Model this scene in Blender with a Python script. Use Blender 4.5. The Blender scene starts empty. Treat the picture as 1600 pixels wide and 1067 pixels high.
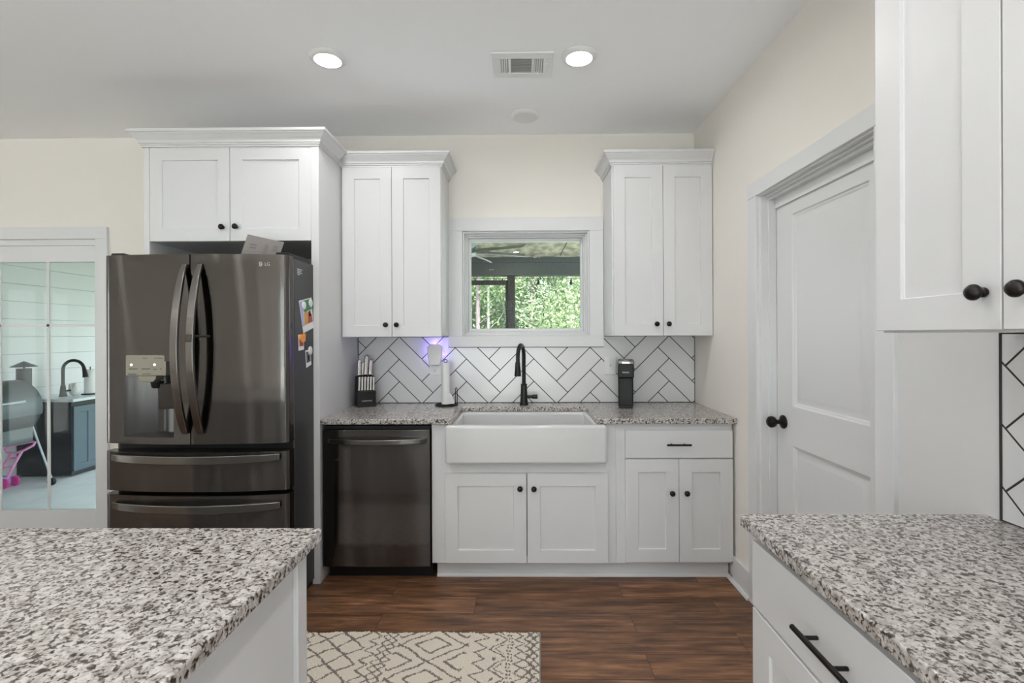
import bpy, bmesh, math, random
import numpy as np
from mathutils import Vector, Matrix

random.seed(7)
RNG = np.random.default_rng(11)
SC = bpy.context.scene
COL = SC.collection
PI = math.pi

# ------------------------------------------------------------------ camera, world, light, exposure
EYE = 1.379
YAW, ROLL, FPX = 0.01068, -0.00421, 757.1
cam = bpy.data.cameras.new('camera')
cam.sensor_width = 36.0
cam.lens = FPX / 1600.0 * 36.0
cam.shift_x = -3.86 / 1600.0
cam.shift_y = -10.3 / 1600.0
cam.clip_start = 0.02
camo = bpy.data.objects.new('camera', cam)
COL.objects.link(camo)
_r = Vector((math.cos(YAW), math.sin(YAW), 0)); _u = Vector((0, 0, 1)); _f = Vector((-math.sin(YAW), math.cos(YAW), 0))
_R = _r * math.cos(ROLL) + _u * math.sin(ROLL)
_U = _u * math.cos(ROLL) - _r * math.sin(ROLL)
camo.matrix_world = Matrix(((_R.x, _U.x, -_f.x, 0), (_R.y, _U.y, -_f.y, 0), (_R.z, _U.z, -_f.z, EYE), (0, 0, 0, 1)))
SC.camera = camo

SC.view_settings.view_transform = 'Standard'
SC.view_settings.look = 'None'
SC.view_settings.gamma = 1.0
SC.view_settings.use_curve_mapping = False
SC.view_settings.exposure = 0.20

LAMP_W = 3.7        # each recessed ceiling lamp
SKY = 4.6            # sky strength
world = bpy.data.worlds.new('world')
SC.world = world
world.use_nodes = True
world.node_tree.nodes['Background'].inputs['Color'].default_value = (0.88, 0.95, 1.0, 1)
world.node_tree.nodes['Background'].inputs['Strength'].default_value = SKY
sun = bpy.data.lights.new('sun', 'SUN')
sun.energy = 17.0; sun.angle = math.radians(3); sun.color = (1.0, 0.98, 0.95)
suno = bpy.data.objects.new('sun', sun)
COL.objects.link(suno)
suno.rotation_euler = (math.radians(44), 0, math.radians(25))   # from behind the camera's side of the house, onto the woods and the added rear bounce ground
try:
    SC.cycles.max_bounces = 12; SC.cycles.diffuse_bounces = 7; SC.cycles.transparent_max_bounces = 16
    SC.cycles.caustics_reflective = False; SC.cycles.caustics_refractive = False
    SC.cycles.sample_clamp_indirect = 6.0
except Exception:
    pass


# ------------------------------------------------------------------ materials
def nodes_of(m):
    m.use_nodes = True
    nt = m.node_tree
    return nt, nt.nodes, nt.links, nt.nodes['Principled BSDF']


def mat(name, col, rough=0.5, metal=0.0, spec=0.5, bump=0.0, bscale=60.0, emit=None, estr=0.0, coat=0.0, aniso=0.0, anrot=0.0):
    m = bpy.data.materials.new(name)
    nt, N, L, P = nodes_of(m)
    P.inputs['Base Color'].default_value = (*col, 1)
    P.inputs['Roughness'].default_value = rough
    P.inputs['Metallic'].default_value = metal
    P.inputs['Specular IOR Level'].default_value = spec
    if coat:
        P.inputs['Coat Weight'].default_value = coat
        P.inputs['Coat Roughness'].default_value = 0.08
    if aniso:
        P.inputs['Anisotropic'].default_value = aniso
        P.inputs['Anisotropic Rotation'].default_value = anrot
        t = N.new('ShaderNodeCombineXYZ'); t.inputs[0].default_value = 1.0
        L.new(t.outputs[0], P.inputs['Tangent'])
    if emit:
        P.inputs['Emission Color'].default_value = (*emit, 1)
        P.inputs['Emission Strength'].default_value = estr
    if bump:
        tc = N.new('ShaderNodeTexCoord'); n = N.new('ShaderNodeTexNoise'); b = N.new('ShaderNodeBump')
        n.inputs['Scale'].default_value = bscale; n.inputs['Detail'].default_value = 3
        b.inputs['Strength'].default_value = bump; b.inputs['Distance'].default_value = 0.002
        L.new(tc.outputs['Object'], n.inputs['Vector']); L.new(n.outputs['Fac'], b.inputs['Height']); L.new(b.outputs[0], P.inputs['Normal'])
    return m


def ramp(N, stops, interp='LINEAR'):
    r = N.new('ShaderNodeValToRGB')
    cr = r.color_ramp
    cr.interpolation = interp
    while len(cr.elements) < len(stops):
        cr.elements.new(0.5)
    for e, (p, c) in zip(cr.elements, stops):
        e.position = p; e.color = (*c, 1)
    return r


def mix(N, L, fac, a, b, mode='MIX'):
    x = N.new('ShaderNodeMix'); x.data_type = 'RGBA'; x.blend_type = mode
    for sock, v in ((x.inputs[0], fac), (x.inputs[6], a), (x.inputs[7], b)):
        if hasattr(v, 'is_output') or isinstance(v, bpy.types.NodeSocket):
            L.new(v, sock)
        elif isinstance(v, (int, float)):
            sock.default_value = v
        else:
            sock.default_value = (*v, 1)
    return x.outputs[2]


def granite_mat():
    m = bpy.data.materials.new('granite')
    nt, N, L, P = nodes_of(m)
    tc = N.new('ShaderNodeTexCoord')
    def noise(scale, detail, rough=.55, dist=0.0, off=(0, 0, 0)):
        mp = N.new('ShaderNodeMapping'); mp.inputs['Location'].default_value = off; L.new(tc.outputs['Object'], mp.inputs['Vector'])
        n = N.new('ShaderNodeTexNoise'); n.inputs['Scale'].default_value = scale; n.inputs['Detail'].default_value = detail
        n.inputs['Roughness'].default_value = rough; n.inputs['Distortion'].default_value = dist
        L.new(mp.outputs[0], n.inputs['Vector']); return n.outputs['Fac']
    base = ramp(N, [(0.28, (0.29, 0.262, 0.248)), (0.42, (0.41, 0.378, 0.36)), (0.54, (0.53, 0.50, 0.478)), (0.68, (0.61, 0.585, 0.562))])
    L.new(noise(82, 4, .6, .4), base.inputs[0])
    dark = ramp(N, [(0.36, (0.085, 0.075, 0.072)), (0.43, (0.38, 0.35, 0.34)), (0.50, (1, 1, 1))])
    L.new(noise(122, 3, .5, .6, (3, 7, 1)), dark.inputs[0])
    mid = ramp(N, [(0.36, (0.50, 0.46, 0.44)), (0.50, (1, 1, 1))])
    L.new(noise(38, 3, .5, .2, (9, 2, 4)), mid.inputs[0])
    c = mix(N, L, 1.0, base.outputs[0], dark.outputs[0], 'MULTIPLY')
    c = mix(N, L, 0.5, c, mid.outputs[0], 'MULTIPLY')
    L.new(c, P.inputs['Base Color'])
    P.inputs['Roughness'].default_value = 0.14
    return m


def plank_mat():
    m = bpy.data.materials.new('vinyl_planks')
    nt, N, L, P = nodes_of(m)
    tc = N.new('ShaderNodeTexCoord')
    b = N.new('ShaderNodeTexBrick')
    b.offset = 0.37; b.squash = 1.0
    b.inputs['Scale'].default_value = 1.0
    b.inputs['Brick Width'].default_value = 1.22; b.inputs['Row Height'].default_value = 0.152
    b.inputs['Mortar Size'].default_value = 0.0012; b.inputs['Mortar Smooth'].default_value = 0.3
    b.inputs['Color1'].default_value = (0, 0, 0, 1); b.inputs['Color2'].default_value = (1, 1, 1, 1); b.inputs['Mortar'].default_value = (0.5, 0.5, 0.5, 1)
    mp0 = N.new('ShaderNodeMapping'); mp0.inputs['Location'].default_value = (0.33, 0.05, 0)
    L.new(tc.outputs['Object'], mp0.inputs['Vector']); L.new(mp0.outputs[0], b.inputs['Vector'])
    # shift the grain per plank
    vm = N.new('ShaderNodeVectorMath'); vm.operation = 'MULTIPLY_ADD'
    L.new(b.outputs['Color'], vm.inputs[0]); vm.inputs[1].default_value = (7.0, 3.0, 5.0); L.new(tc.outputs['Object'], vm.inputs[2])
    mp = N.new('ShaderNodeMapping'); mp.inputs['Scale'].default_value = (1.6, 16, 1); L.new(vm.outputs[0], mp.inputs['Vector'])
    n = N.new('ShaderNodeTexNoise'); n.inputs['Scale'].default_value = 2.4; n.inputs['Detail'].default_value = 7; n.inputs['Roughness'].default_value = 0.62; n.inputs['Distortion'].default_value = 0.5
    L.new(mp.outputs[0], n.inputs['Vector'])
    r = ramp(N, [(0.25, (0.048, 0.024, 0.015)), (0.42, (0.125, 0.060, 0.033)), (0.55, (0.215, 0.105, 0.053)), (0.72, (0.37, 0.20, 0.108))])
    L.new(n.outputs['Fac'], r.inputs[0])
    mp2 = N.new('ShaderNodeMapping'); mp2.inputs['Scale'].default_value = (5, 190, 1); L.new(vm.outputs[0], mp2.inputs['Vector'])
    n2 = N.new('ShaderNodeTexNoise'); n2.inputs['Scale'].default_value = 1.0; n2.inputs['Detail'].default_value = 3
    L.new(mp2.outputs[0], n2.inputs['Vector'])
    r2 = ramp(N, [(0.33, (0.62, 0.60, 0.58)), (0.6, (1.08, 1.05, 1.02))]); L.new(n2.outputs['Fac'], r2.inputs[0])
    c = mix(N, L, 0.8, r.outputs[0], r2.outputs[0], 'MULTIPLY')
    rt = ramp(N, [(0.0, (0.72, 0.70, 0.70)), (1.0, (1.2, 1.2, 1.2))]); L.new(b.outputs['Color'], rt.inputs[0])
    c = mix(N, L, 1.0, c, rt.outputs[0], 'MULTIPLY')
    c = mix(N, L, b.outputs['Fac'], c, (0.012, 0.007, 0.005))
    L.new(c, P.inputs['Base Color'])
    P.inputs['Roughness'].default_value = 0.38
    bp = N.new('ShaderNodeBump'); bp.inputs['Strength'].default_value = 0.12; bp.inputs['Distance'].default_value = 0.001
    L.new(n2.outputs['Fac'], bp.inputs['Height']); L.new(bp.outputs[0], P.inputs['Normal'])
    return m


def noise_mat(name, c1, c2, scale, rough=0.6, stretch=(1, 1, 1), detail=4, bump=0.0, lo=0.35, hi=0.65):
    m = bpy.data.materials.new(name)
    nt, N, L, P = nodes_of(m)
    tc = N.new('ShaderNodeTexCoord'); mp = N.new('ShaderNodeMapping'); mp.inputs['Scale'].default_value = stretch
    L.new(tc.outputs['Object'], mp.inputs['Vector'])
    n = N.new('ShaderNodeTexNoise'); n.inputs['Scale'].default_value = scale; n.inputs['Detail'].default_value = detail
    L.new(mp.outputs[0], n.inputs['Vector'])
    r = ramp(N, [(lo, c1), (hi, c2)]); L.new(n.outputs['Fac'], r.inputs[0]); L.new(r.outputs[0], P.inputs['Base Color'])
    P.inputs['Roughness'].default_value = rough
    if bump:
        b = N.new('ShaderNodeBump'); b.inputs['Strength'].default_value = bump; b.inputs['Distance'].default_value = 0.003
        L.new(n.outputs['Fac'], b.inputs['Height']); L.new(b.outputs[0], P.inputs['Normal'])
    return m


def glass_mat(name, tint=(0.96, 0.98, 0.97)):
    m = bpy.data.materials.new(name)
    m.use_nodes = True
    nt = m.node_tree; N = nt.nodes; L = nt.links
    N.remove(N['Principled BSDF'])
    out = N['Material Output']
    t = N.new('ShaderNodeBsdfTransparent'); t.inputs[0].default_value = (*tint, 1)
    g = N.new('ShaderNodeBsdfGlossy'); g.inputs['Roughness'].default_value = 0.02
    fr = N.new('ShaderNodeFresnel'); fr.inputs[0].default_value = 1.14
    mx = N.new('ShaderNodeMixShader')
    L.new(fr.outputs[0], mx.inputs[0]); L.new(t.outputs[0], mx.inputs[1]); L.new(g.outputs[0], mx.inputs[2]); L.new(mx.outputs[0], out.inputs[0])
    return m


def leaf_mat(name, c1, c2):
    m = bpy.data.materials.new(name)
    nt, N, L, P = nodes_of(m)
    out = N['Material Output']
    tc = N.new('ShaderNodeTexCoord'); n = N.new('ShaderNodeTexNoise'); n.inputs['Scale'].default_value = 3.5; n.inputs['Detail'].default_value = 4
    L.new(tc.outputs['Object'], n.inputs['Vector'])
    r = ramp(N, [(0.35, c1), (0.65, c2)]); L.new(n.outputs['Fac'], r.inputs[0])
    L.new(r.outputs[0], P.inputs['Base Color']); P.inputs['Roughness'].default_value = 0.6
    t = N.new('ShaderNodeBsdfTranslucent'); L.new(r.outputs[0], t.inputs[0])
    mx = N.new('ShaderNodeMixShader'); mx.inputs[0].default_value = 0.5
    L.new(P.outputs[0], mx.inputs[1]); L.new(t.outputs[0], mx.inputs[2]); L.new(mx.outputs[0], out.inputs[0])
    return m


M_ = {}
M_['cab'] = mat('white_cabinet_paint', (0.66, 0.66, 0.672), 0.34)
M_['trim'] = mat('white_trim_paint', (0.70, 0.705, 0.715), 0.38)
M_['wall'] = mat('beige_wall_paint', (0.79, 0.759, 0.715), 0.75, bump=0.08, bscale=180)
M_['ceil'] = mat('ceiling_paint', (0.93, 0.935, 0.955), 0.85, bump=0.05, bscale=150)
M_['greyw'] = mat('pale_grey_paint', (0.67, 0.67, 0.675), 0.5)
M_['granite'] = granite_mat()
M_['floor'] = plank_mat()
M_['carpet'] = mat('bounce_carpet', (0.70, 0.68, 0.645), 0.95, bump=0.6, bscale=400)  # pale so the added floor throws light up at the ceiling
M_['tile'] = mat('glazed_white_tile', (0.70, 0.70, 0.71), 0.14, bump=0.04, bscale=12)
M_['grout'] = mat('charcoal_grout', (0.035, 0.033, 0.033), 0.9)
M_['porcelain'] = mat('white_fireclay', (0.61, 0.61, 0.615), 0.12, bump=0.05, bscale=45, coat=0.3)
M_['steel'] = mat('black_stainless', (0.104, 0.096, 0.092), 0.09, 1.0)
def _brush(m):
    nt = m.node_tree; N = nt.nodes; L = nt.links; P = N['Principled BSDF']
    a = N.new('ShaderNodeBsdfAnisotropic'); a.inputs['Color'].default_value = (0.145, 0.135, 0.130, 1); a.inputs['Roughness'].default_value = 0.20; a.inputs['Anisotropy'].default_value = 0.86; a.inputs['Rotation'].default_value = 0.0
    t = N.new('ShaderNodeCombineXYZ'); t.inputs[0].default_value = 1.0; L.new(t.outputs[0], a.inputs['Tangent'])
    mx = N.new('ShaderNodeMixShader'); mx.inputs[0].default_value = 0.42
    L.new(P.outputs[0], mx.inputs[1]); L.new(a.outputs[0], mx.inputs[2]); L.new(mx.outputs[0], N['Material Output'].inputs[0])
_brush(M_['steel'])
M_['steelh'] = mat('black_stainless_handle', (0.21, 0.20, 0.19), 0.24, 1.0)
M_['fbody'] = mat('fridge_side_grey', (0.034, 0.034, 0.036), 0.42, bump=0.12, bscale=500)
M_['blackp'] = mat('black_plastic', (0.011, 0.011, 0.012), 0.45, spec=0.3)
M_['gasket'] = mat('grey_gasket', (0.24, 0.235, 0.23), 0.5)
M_['disp'] = mat('dispenser_lining', (0.085, 0.08, 0.078), 0.28, 0.7)
M_['dpanel'] = mat('dispenser_panel', (0.30, 0.285, 0.235), 0.35, 0.5)
M_['bronze'] = mat('dark_bronze', (0.022, 0.019, 0.018), 0.32, 0.7)
M_['matteblk'] = mat('matte_black_metal', (0.014, 0.014, 0.015), 0.36, 0.4)
M_['silver'] = mat('brushed_silver', (0.50, 0.48, 0.47), 0.25, 1.0)
M_['white'] = mat('white_plastic', (0.76, 0.76, 0.755), 0.4)
M_['paper'] = mat('paper_towel', (0.76, 0.76, 0.76), 0.9, bump=0.4, bscale=160)
M_['card'] = mat('grey_card', (0.25, 0.222, 0.214), 0.7)
M_['ink'] = mat('dark_ink', (0.10, 0.10, 0.11), 0.8)
M_['lite'] = mat('pale_print', (0.66, 0.66, 0.66), 0.5)
M_['led'] = mat('white_led', (0.9, 0.9, 1.0), 0.4, emit=(0.75, 0.75, 1.0), estr=4.0)
M_['lens'] = mat('lamp_lens', (0.9, 0.9, 0.88), 0.5, emit=(1.0, 0.97, 0.92), estr=9.0)
M_['lensoff'] = mat('lamp_lens_unlit', (0.80, 0.80, 0.80), 0.5)
M_['uv'] = mat('violet_light', (0.4, 0.3, 0.9), 0.5, emit=(0.32, 0.18, 1.0), estr=5.0)
M_['dark'] = mat('dark_void', (0.012, 0.012, 0.012), 0.9)
M_['ventgap'] = mat('vent_shadow_gap', (0.42, 0.42, 0.42), 0.9)
M_['glass'] = glass_mat('window_glass')
M_['rugc'] = mat('cream_wool', (0.66, 0.60, 0.51), 0.95)
M_['rugd'] = mat('brown_grey_wool', (0.185, 0.155, 0.14), 0.95)
M_['ruge'] = mat('grey_rug_binding', (0.30, 0.295, 0.30), 0.9)
M_['chrome'] = mat('chrome', (0.75, 0.75, 0.76), 0.12, 1.0)
# outdoors
M_['ship'] = mat('white_shiplap', (0.68, 0.69, 0.715), 0.6, bump=0.1, bscale=30)
M_['conc'] = noise_mat('porch_concrete', (0.72, 0.80, 0.88), (0.80, 0.87, 0.94), 6, 0.7)
M_['pceil'] = noise_mat('porch_plywood', (0.11, 0.098, 0.076), (0.33, 0.295, 0.23), 4.0, 0.7, (2.5, 1, 1), 6)
M_['beam'] = mat('grey_green_beam_paint', (0.034, 0.04, 0.038), 0.7)
M_['post'] = noise_mat('dark_stained_post', (0.010, 0.0095, 0.009), (0.028, 0.025, 0.023), 40, 0.8, (1, 1, 0.2))
M_['fan'] = mat('fan_grey', (0.22, 0.245, 0.25), 0.35)
M_['grill'] = mat('smoker_enamel', (0.085, 0.105, 0.12), 0.35, 0.3)
M_['grilld'] = mat('smoker_dark', (0.025, 0.03, 0.035), 0.5, 0.2)
M_['ocab'] = mat('slate_blue_cabinet', (0.085, 0.13, 0.165), 0.45)
M_['legm'] = mat('pale_blue_steel', (0.42, 0.50, 0.54), 0.4, 0.3)
M_['otop'] = mat('pale_stone_top', (0.62, 0.68, 0.72), 0.3)
M_['pink'] = mat('pink_plastic', (0.88, 0.38, 0.68), 0.4)
M_['violet'] = mat('lilac_plastic', (0.42, 0.36, 0.75), 0.4)
M_['magenta'] = mat('magenta_plastic', (0.62, 0.05, 0.30), 0.4)
M_['patio'] = noise_mat('bounce_ground', (0.74, 0.735, 0.72), (0.80, 0.795, 0.78), 2, 0.8)  # pale reflector colour for the added ground outside the rear windows
M_['ground'] = noise_mat('leaf_litter', (0.10, 0.13, 0.05), (0.20, 0.26, 0.10), 4, 0.95)
M_['leafA'] = leaf_mat('leaf_mid', (0.085, 0.15, 0.07), (0.21, 0.29, 0.155))
M_['leafB'] = leaf_mat('leaf_light', (0.19, 0.27, 0.14), (0.37, 0.42, 0.28))
M_['leafC'] = leaf_mat('leaf_blue', (0.07, 0.14, 0.085), (0.17, 0.26, 0.165))
M_['barkA'] = noise_mat('bark_purple_grey', (0.085, 0.07, 0.075), (0.17, 0.14, 0.15), 14, 0.9, (1, 1, 0.2))
M_['barkB'] = noise_mat('bark_pale', (0.22, 0.23, 0.205), (0.34, 0.35, 0.32), 14, 0.9, (1, 1, 0.2))


# ------------------------------------------------------------------ mesh helpers
def B():
    return bmesh.new()


def box(bm, x0, x1, y0, y1, z0, z1, mi=0):
    v = [bm.verts.new(p) for p in ((x0, y0, z0), (x1, y0, z0), (x1, y1, z0), (x0, y1, z0), (x0, y0, z1), (x1, y0, z1), (x1, y1, z1), (x0, y1, z1))]
    for f in ((0, 3, 2, 1), (4, 5, 6, 7), (0, 1, 5, 4), (1, 2, 6, 5), (2, 3, 7, 6), (3, 0, 4, 7)):
        bm.faces.new([v[i] for i in f]).material_index = mi
    return bm


def prism(bm, poly, axis, a0, a1, mi=0):
    """extrude a 2D polygon along an axis; poly is given in the two other axes, in order"""
    def P(p, a):
        if axis == 'x': return (a, p[0], p[1])
        if axis == 'y': return (p[0], a, p[1])
        return (p[0], p[1], a)
    A = [bm.verts.new(P(p, a0)) for p in poly]; C = [bm.verts.new(P(p, a1)) for p in poly]
    n = len(poly)
    fs = [bm.faces.new(A[::-1]), bm.faces.new(C)]
    for i in range(n):
        fs.append(bm.faces.new((A[i], A[(i + 1) % n], C[(i + 1) % n], C[i])))
    for f in fs: f.material_index = mi
    return bm


def frames(pts, closed=False):
    pts = [Vector(p) for p in pts]
    n = len(pts)
    T = []
    for i in range(n):
        if closed: t = pts[(i + 1) % n] - pts[i - 1]
        else: t = pts[min(i + 1, n - 1)] - pts[max(i - 1, 0)]
        T.append(t.normalized())
    ref = Vector((0, 0, 1)) if abs(T[0].z) < 0.9 else Vector((1, 0, 0))
    u = (ref - T[0] * ref.dot(T[0])).normalized()
    out = []
    for t in T:
        u = (u - t * u.dot(t)).normalized()
        out.append((u, t.cross(u)))
    return pts, out


def tube(bm, pts, r, seg=12, closed=False, cap=True, mi=0):
    pts, F = frames(pts, closed)
    rings = []
    for i, (p, (u, w)) in enumerate(zip(pts, F)):
        rr = r[i] if isinstance(r, (list, tuple)) else r
        rings.append([bm.verts.new(p + (u * math.cos(2 * PI * k / seg) + w * math.sin(2 * PI * k / seg)) * rr) for k in range(seg)])
    m = len(rings)
    for i in range(m if closed else m - 1):
        a, b = rings[i], rings[(i + 1) % m]
        for k in range(seg):
            bm.faces.new((a[k], a[(k + 1) % seg], b[(k + 1) % seg], b[k])).material_index = mi
    if cap and not closed:
        bm.faces.new(rings[0][::-1]).material_index = mi; bm.faces.new(rings[-1]).material_index = mi
    return bm


def sweep(bm, pts, wx, wn, side=(1, 0, 0), mi=0):
    """rectangular bar along pts: half width wx along `side`, half thickness wn across"""
    pts = [Vector(p) for p in pts]; s = Vector(side); rings = []
    for i, p in enumerate(pts):
        t = (pts[min(i + 1, len(pts) - 1)] - pts[max(i - 1, 0)]).normalized()
        n = t.cross(s).normalized()
        a = wx[i] if isinstance(wx, (list, tuple)) else wx
        c = wn[i] if isinstance(wn, (list, tuple)) else wn
        rings.append([bm.verts.new(p + s * i1 * a + n * i2 * c) for i1, i2 in ((-1, -1), (1, -1), (1, 1), (-1, 1))])
    for a, b in zip(rings, rings[1:]):
        for k in range(4):
            bm.faces.new((a[k], a[(k + 1) % 4], b[(k + 1) % 4], b[k])).material_index = mi
    bm.faces.new(rings[0][::-1]).material_index = mi; bm.faces.new(rings[-1]).material_index = mi
    return bm


def lathe(bm, prof, c=(0, 0, 0), axis='z', sign=1, seg=24, mi=0):
    """revolve (r, h) about an axis through c; h runs along sign*axis"""
    c = Vector(c); rings = []
    for r, h in prof:
        h *= sign
        ring = []
        for k in range(seg):
            a = 2 * PI * k / seg; p, q = r * math.cos(a), r * math.sin(a)
            d = {'z': (p, q, h), 'y': (p, h, q), 'x': (h, p, q)}[axis]
            ring.append(c + Vector(d))
        rings.append(ring)
    V = [[bm.verts.new(p) for p in ring] if prof[i][0] > 1e-6 else [bm.verts.new(ring[0])] for i, ring in enumerate(rings)]
    for a, b in zip(V, V[1:]):
        for k in range(seg):
            q = [a[k % len(a)], a[(k + 1) % seg % len(a)], b[(k + 1) % seg % len(b)], b[k % len(b)]]
            q = list(dict.fromkeys(q))
            if len(q) > 2: bm.faces.new(q).material_index = mi
    for ring, rev in ((V[0], True), (V[-1], False)):
        if len(ring) > 2: bm.faces.new(ring[::-1] if rev else ring).material_index = mi
    return bm


def leaf_panel(bm, x0, z0, w, h, yf, t, holes, prof):
    """door leaf facing -y: slab with recessed rectangular panels; prof = [(inset, depth), ...] ending in the panel face"""
    xs = sorted({0, w, *[a for hh in holes for a in (hh[0], hh[2])]}); zs = sorted({0, h, *[a for hh in holes for a in (hh[1], hh[3])]})
    cache = {}

    def V(x, y, z):
        k = (round(x, 5), round(y, 5), round(z, 5))
        if k not in cache: cache[k] = bm.verts.new((x0 + x, y, z0 + z))
        return cache[k]
    for i in range(len(xs) - 1):
        for j in range(len(zs) - 1):
            cx, cz = (xs[i] + xs[i + 1]) / 2, (zs[j] + zs[j + 1]) / 2
            if any(a < cx < c and b < cz < d for a, b, c, d in holes): continue
            bm.faces.new((V(xs[i], yf, zs[j]), V(xs[i + 1], yf, zs[j]), V(xs[i + 1], yf, zs[j + 1]), V(xs[i], yf, zs[j + 1])))
    for a, b, c, d in holes:
        prev = [V(a, yf, b), V(c, yf, b), V(c, yf, d), V(a, yf, d)]
        for ins, dep in prof:
            cur = [V(a + ins, yf + dep, b + ins), V(c - ins, yf + dep, b + ins), V(c - ins, yf + dep, d - ins), V(a + ins, yf + dep, d - ins)]
            for k in range(4):
                bm.faces.new((prev[k], prev[(k + 1) % 4], cur[(k + 1) % 4], cur[k]))
            prev = cur
        bm.faces.new(prev)
    # sides and back
    for i in range(len(xs) - 1):
        for z, rev in ((0, False), (h, True)):
            q = (V(xs[i], yf, z), V(xs[i], yf + t, z), V(xs[i + 1], yf + t, z), V(xs[i + 1], yf, z)); bm.faces.new(q[::-1] if rev else q)
    for j in range(len(zs) - 1):
        for x, rev in ((0, True), (w, False)):
            q = (V(x, yf, zs[j]), V(x, yf + t, zs[j]), V(x, yf + t, zs[j + 1]), V(x, yf, zs[j + 1])); bm.faces.new(q[::-1] if rev else q)
    bk = [V(0, yf + t, 0)] + [V(x, yf + t, 0) for x in xs[1:]] + [V(w, yf + t, z) for z in zs[1:]] + [V(x, yf + t, h) for x in xs[-2::-1]] + [V(0, yf + t, z) for z in zs[-2:0:-1]]
    bm.faces.new(bk[::-1])
    return bm


def wall_holes(bm, axis, a0, a1, z0, z1, t0, t1, holes):
    """wall slab spanning a0..a1 along `axis` ('x' or 'y'), thickness t0..t1 across, rectangular holes (a,z,a,z)"""
    xs = sorted({a0, a1, *[a for h in holes for a in (h[0], h[2])]}); zs = sorted({z0, z1, *[a for h in holes for a in (h[1], h[3])]})
    cache = {}

    def V(a, t, z):
        k = (round(a, 5), round(t, 5), round(z, 5))
        if k not in cache: cache[k] = bm.verts.new((a, t, z) if axis == 'x' else (t, a, z))
        return cache[k]

    def solid(i, j):
        if not (0 <= i < len(xs) - 1 and 0 <= j < len(zs) - 1): return False
        cx, cz = (xs[i] + xs[i + 1]) / 2, (zs[j] + zs[j + 1]) / 2
        return not any(a < cx < c and b < cz < d for a, b, c, d in holes)
    for i in range(len(xs) - 1):
        for j in range(len(zs) - 1):
            if not solid(i, j): continue
            a, c, b, d = xs[i], xs[i + 1], zs[j], zs[j + 1]
            for t in (t0, t1): bm.faces.new((V(a, t, b), V(c, t, b), V(c, t, d), V(a, t, d)))
            for (di, dj, q) in ((-1, 0, ((a, b), (a, d))), (1, 0, ((c, b), (c, d))), (0, -1, ((a, b), (c, b))), (0, 1, ((a, d), (c, d)))):
                if not solid(i + di, j + dj):
                    (p0, q0), (p1, q1) = q
                    bm.faces.new((V(p0, t0, q0), V(p1, t0, q1), V(p1, t1, q1), V(p0, t1, q0)))
    return bm


def mitre(path, o):
    out = []
    n = len(path)
    for i in range(n):
        p = Vector(path[i])
        def nrm(a, b):
            d = (Vector(b) - Vector(a)).normalized(); return Vector((d.y, -d.x))
        if i == 0: q = p + nrm(path[0], path[1]) * o
        elif i == n - 1: q = p + nrm(path[-2], path[-1]) * o
        else:
            n1, n2 = nrm(path[i - 1], path[i]), nrm(path[i], path[i + 1])
            q = p + (n1 + n2) / (1 + n1.dot(n2)) * o
        out.append(q)
    return out


CROWN = [(0.0, 0.0), (0.006, 0.0), (0.006, 0.010), (0.0115, 0.0105), (0.0115, 0.019), (0.017, 0.0195), (0.0175, 0.029), (0.021, 0.036), (0.028, 0.0415), (0.036, 0.049),
         (0.042, 0.058), (0.047, 0.061), (0.049, 0.066), (0.056, 0.069), (0.058, 0.083), (0.0, 0.083)]


def crown(bm, path, z, prof=CROWN):
    rings = []
    for o, h in prof:
        rings.append([bm.verts.new((q.x, q.y, z + h)) for q in mitre(path, o)])
    m = len(prof)
    for i in range(m):
        a, b = rings[i], rings[(i + 1) % m]
        for k in range(len(path) - 1):
            bm.faces.new((a[k], a[k + 1], b[k + 1], b[k]))
    bm.faces.new([r[0] for r in rings]); bm.faces.new([r[-1] for r in rings][::-1])
    return bm


def wloc(p):
    v = Vector((0, 0, 0))
    while p is not None:
        v += p.location; p = p.parent
    return v


def obj(name, bm, mats, parent=None, bevel=0.0, seg=2, smooth=False, world=True):
    bmesh.ops.recalc_face_normals(bm, faces=bm.faces[:])
    me = bpy.data.meshes.new(name)
    bm.to_mesh(me); bm.free()
    for m in (mats if isinstance(mats, (list, tuple)) else [mats]):
        me.materials.append(M_[m] if isinstance(m, str) else m)
    o = bpy.data.objects.new(name, me)
    COL.objects.link(o)
    if parent is not None:
        o.parent = parent
        if world: me.transform(Matrix.Translation(-wloc(parent)))
    else:
        co = [v.co for v in me.vertices]
        c = Vector(((min(v.x for v in co) + max(v.x for v in co)) / 2, (min(v.y for v in co) + max(v.y for v in co)) / 2, min(v.z for v in co)))
        me.transform(Matrix.Translation(-c)); o.location = c
    if smooth:
        me.shade_smooth(); me.set_sharp_from_angle(angle=math.radians(38))
    if bevel:
        b = o.modifiers.new('bevel', 'BEVEL'); b.width = bevel; b.segments = seg; b.limit_method = 'ANGLE'; b.angle_limit = math.radians(40)
        me.shade_smooth()
        me.set_sharp_from_angle(angle=math.radians(30))
        b.harden_normals = False
    return o


def tag(o, label, cat, group=None):
    o['label'] = label; o['category'] = cat
    if group: o['group'] = group
    return o


def thing(name, label, cat, loc=(0, 0, 0), rotz=0, group=None):
    o = bpy.data.objects.new(name, None); COL.objects.link(o)
    o.location = loc; o.rotation_euler = (0, 0, rotz); o.empty_display_size = 0.1
    return tag(o, label, cat, group)


def struct(name, bm=None, m=None, label=None, cat=None, loc=(0, 0, 0), **kw):
    if bm is None:
        o = bpy.data.objects.new(name, None); COL.objects.link(o); o.location = loc
    else:
        o = obj(name, bm, m, **kw)
    o['kind'] = 'structure'
    if label: o['label'] = label
    if cat: o['category'] = cat
    return o


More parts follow.
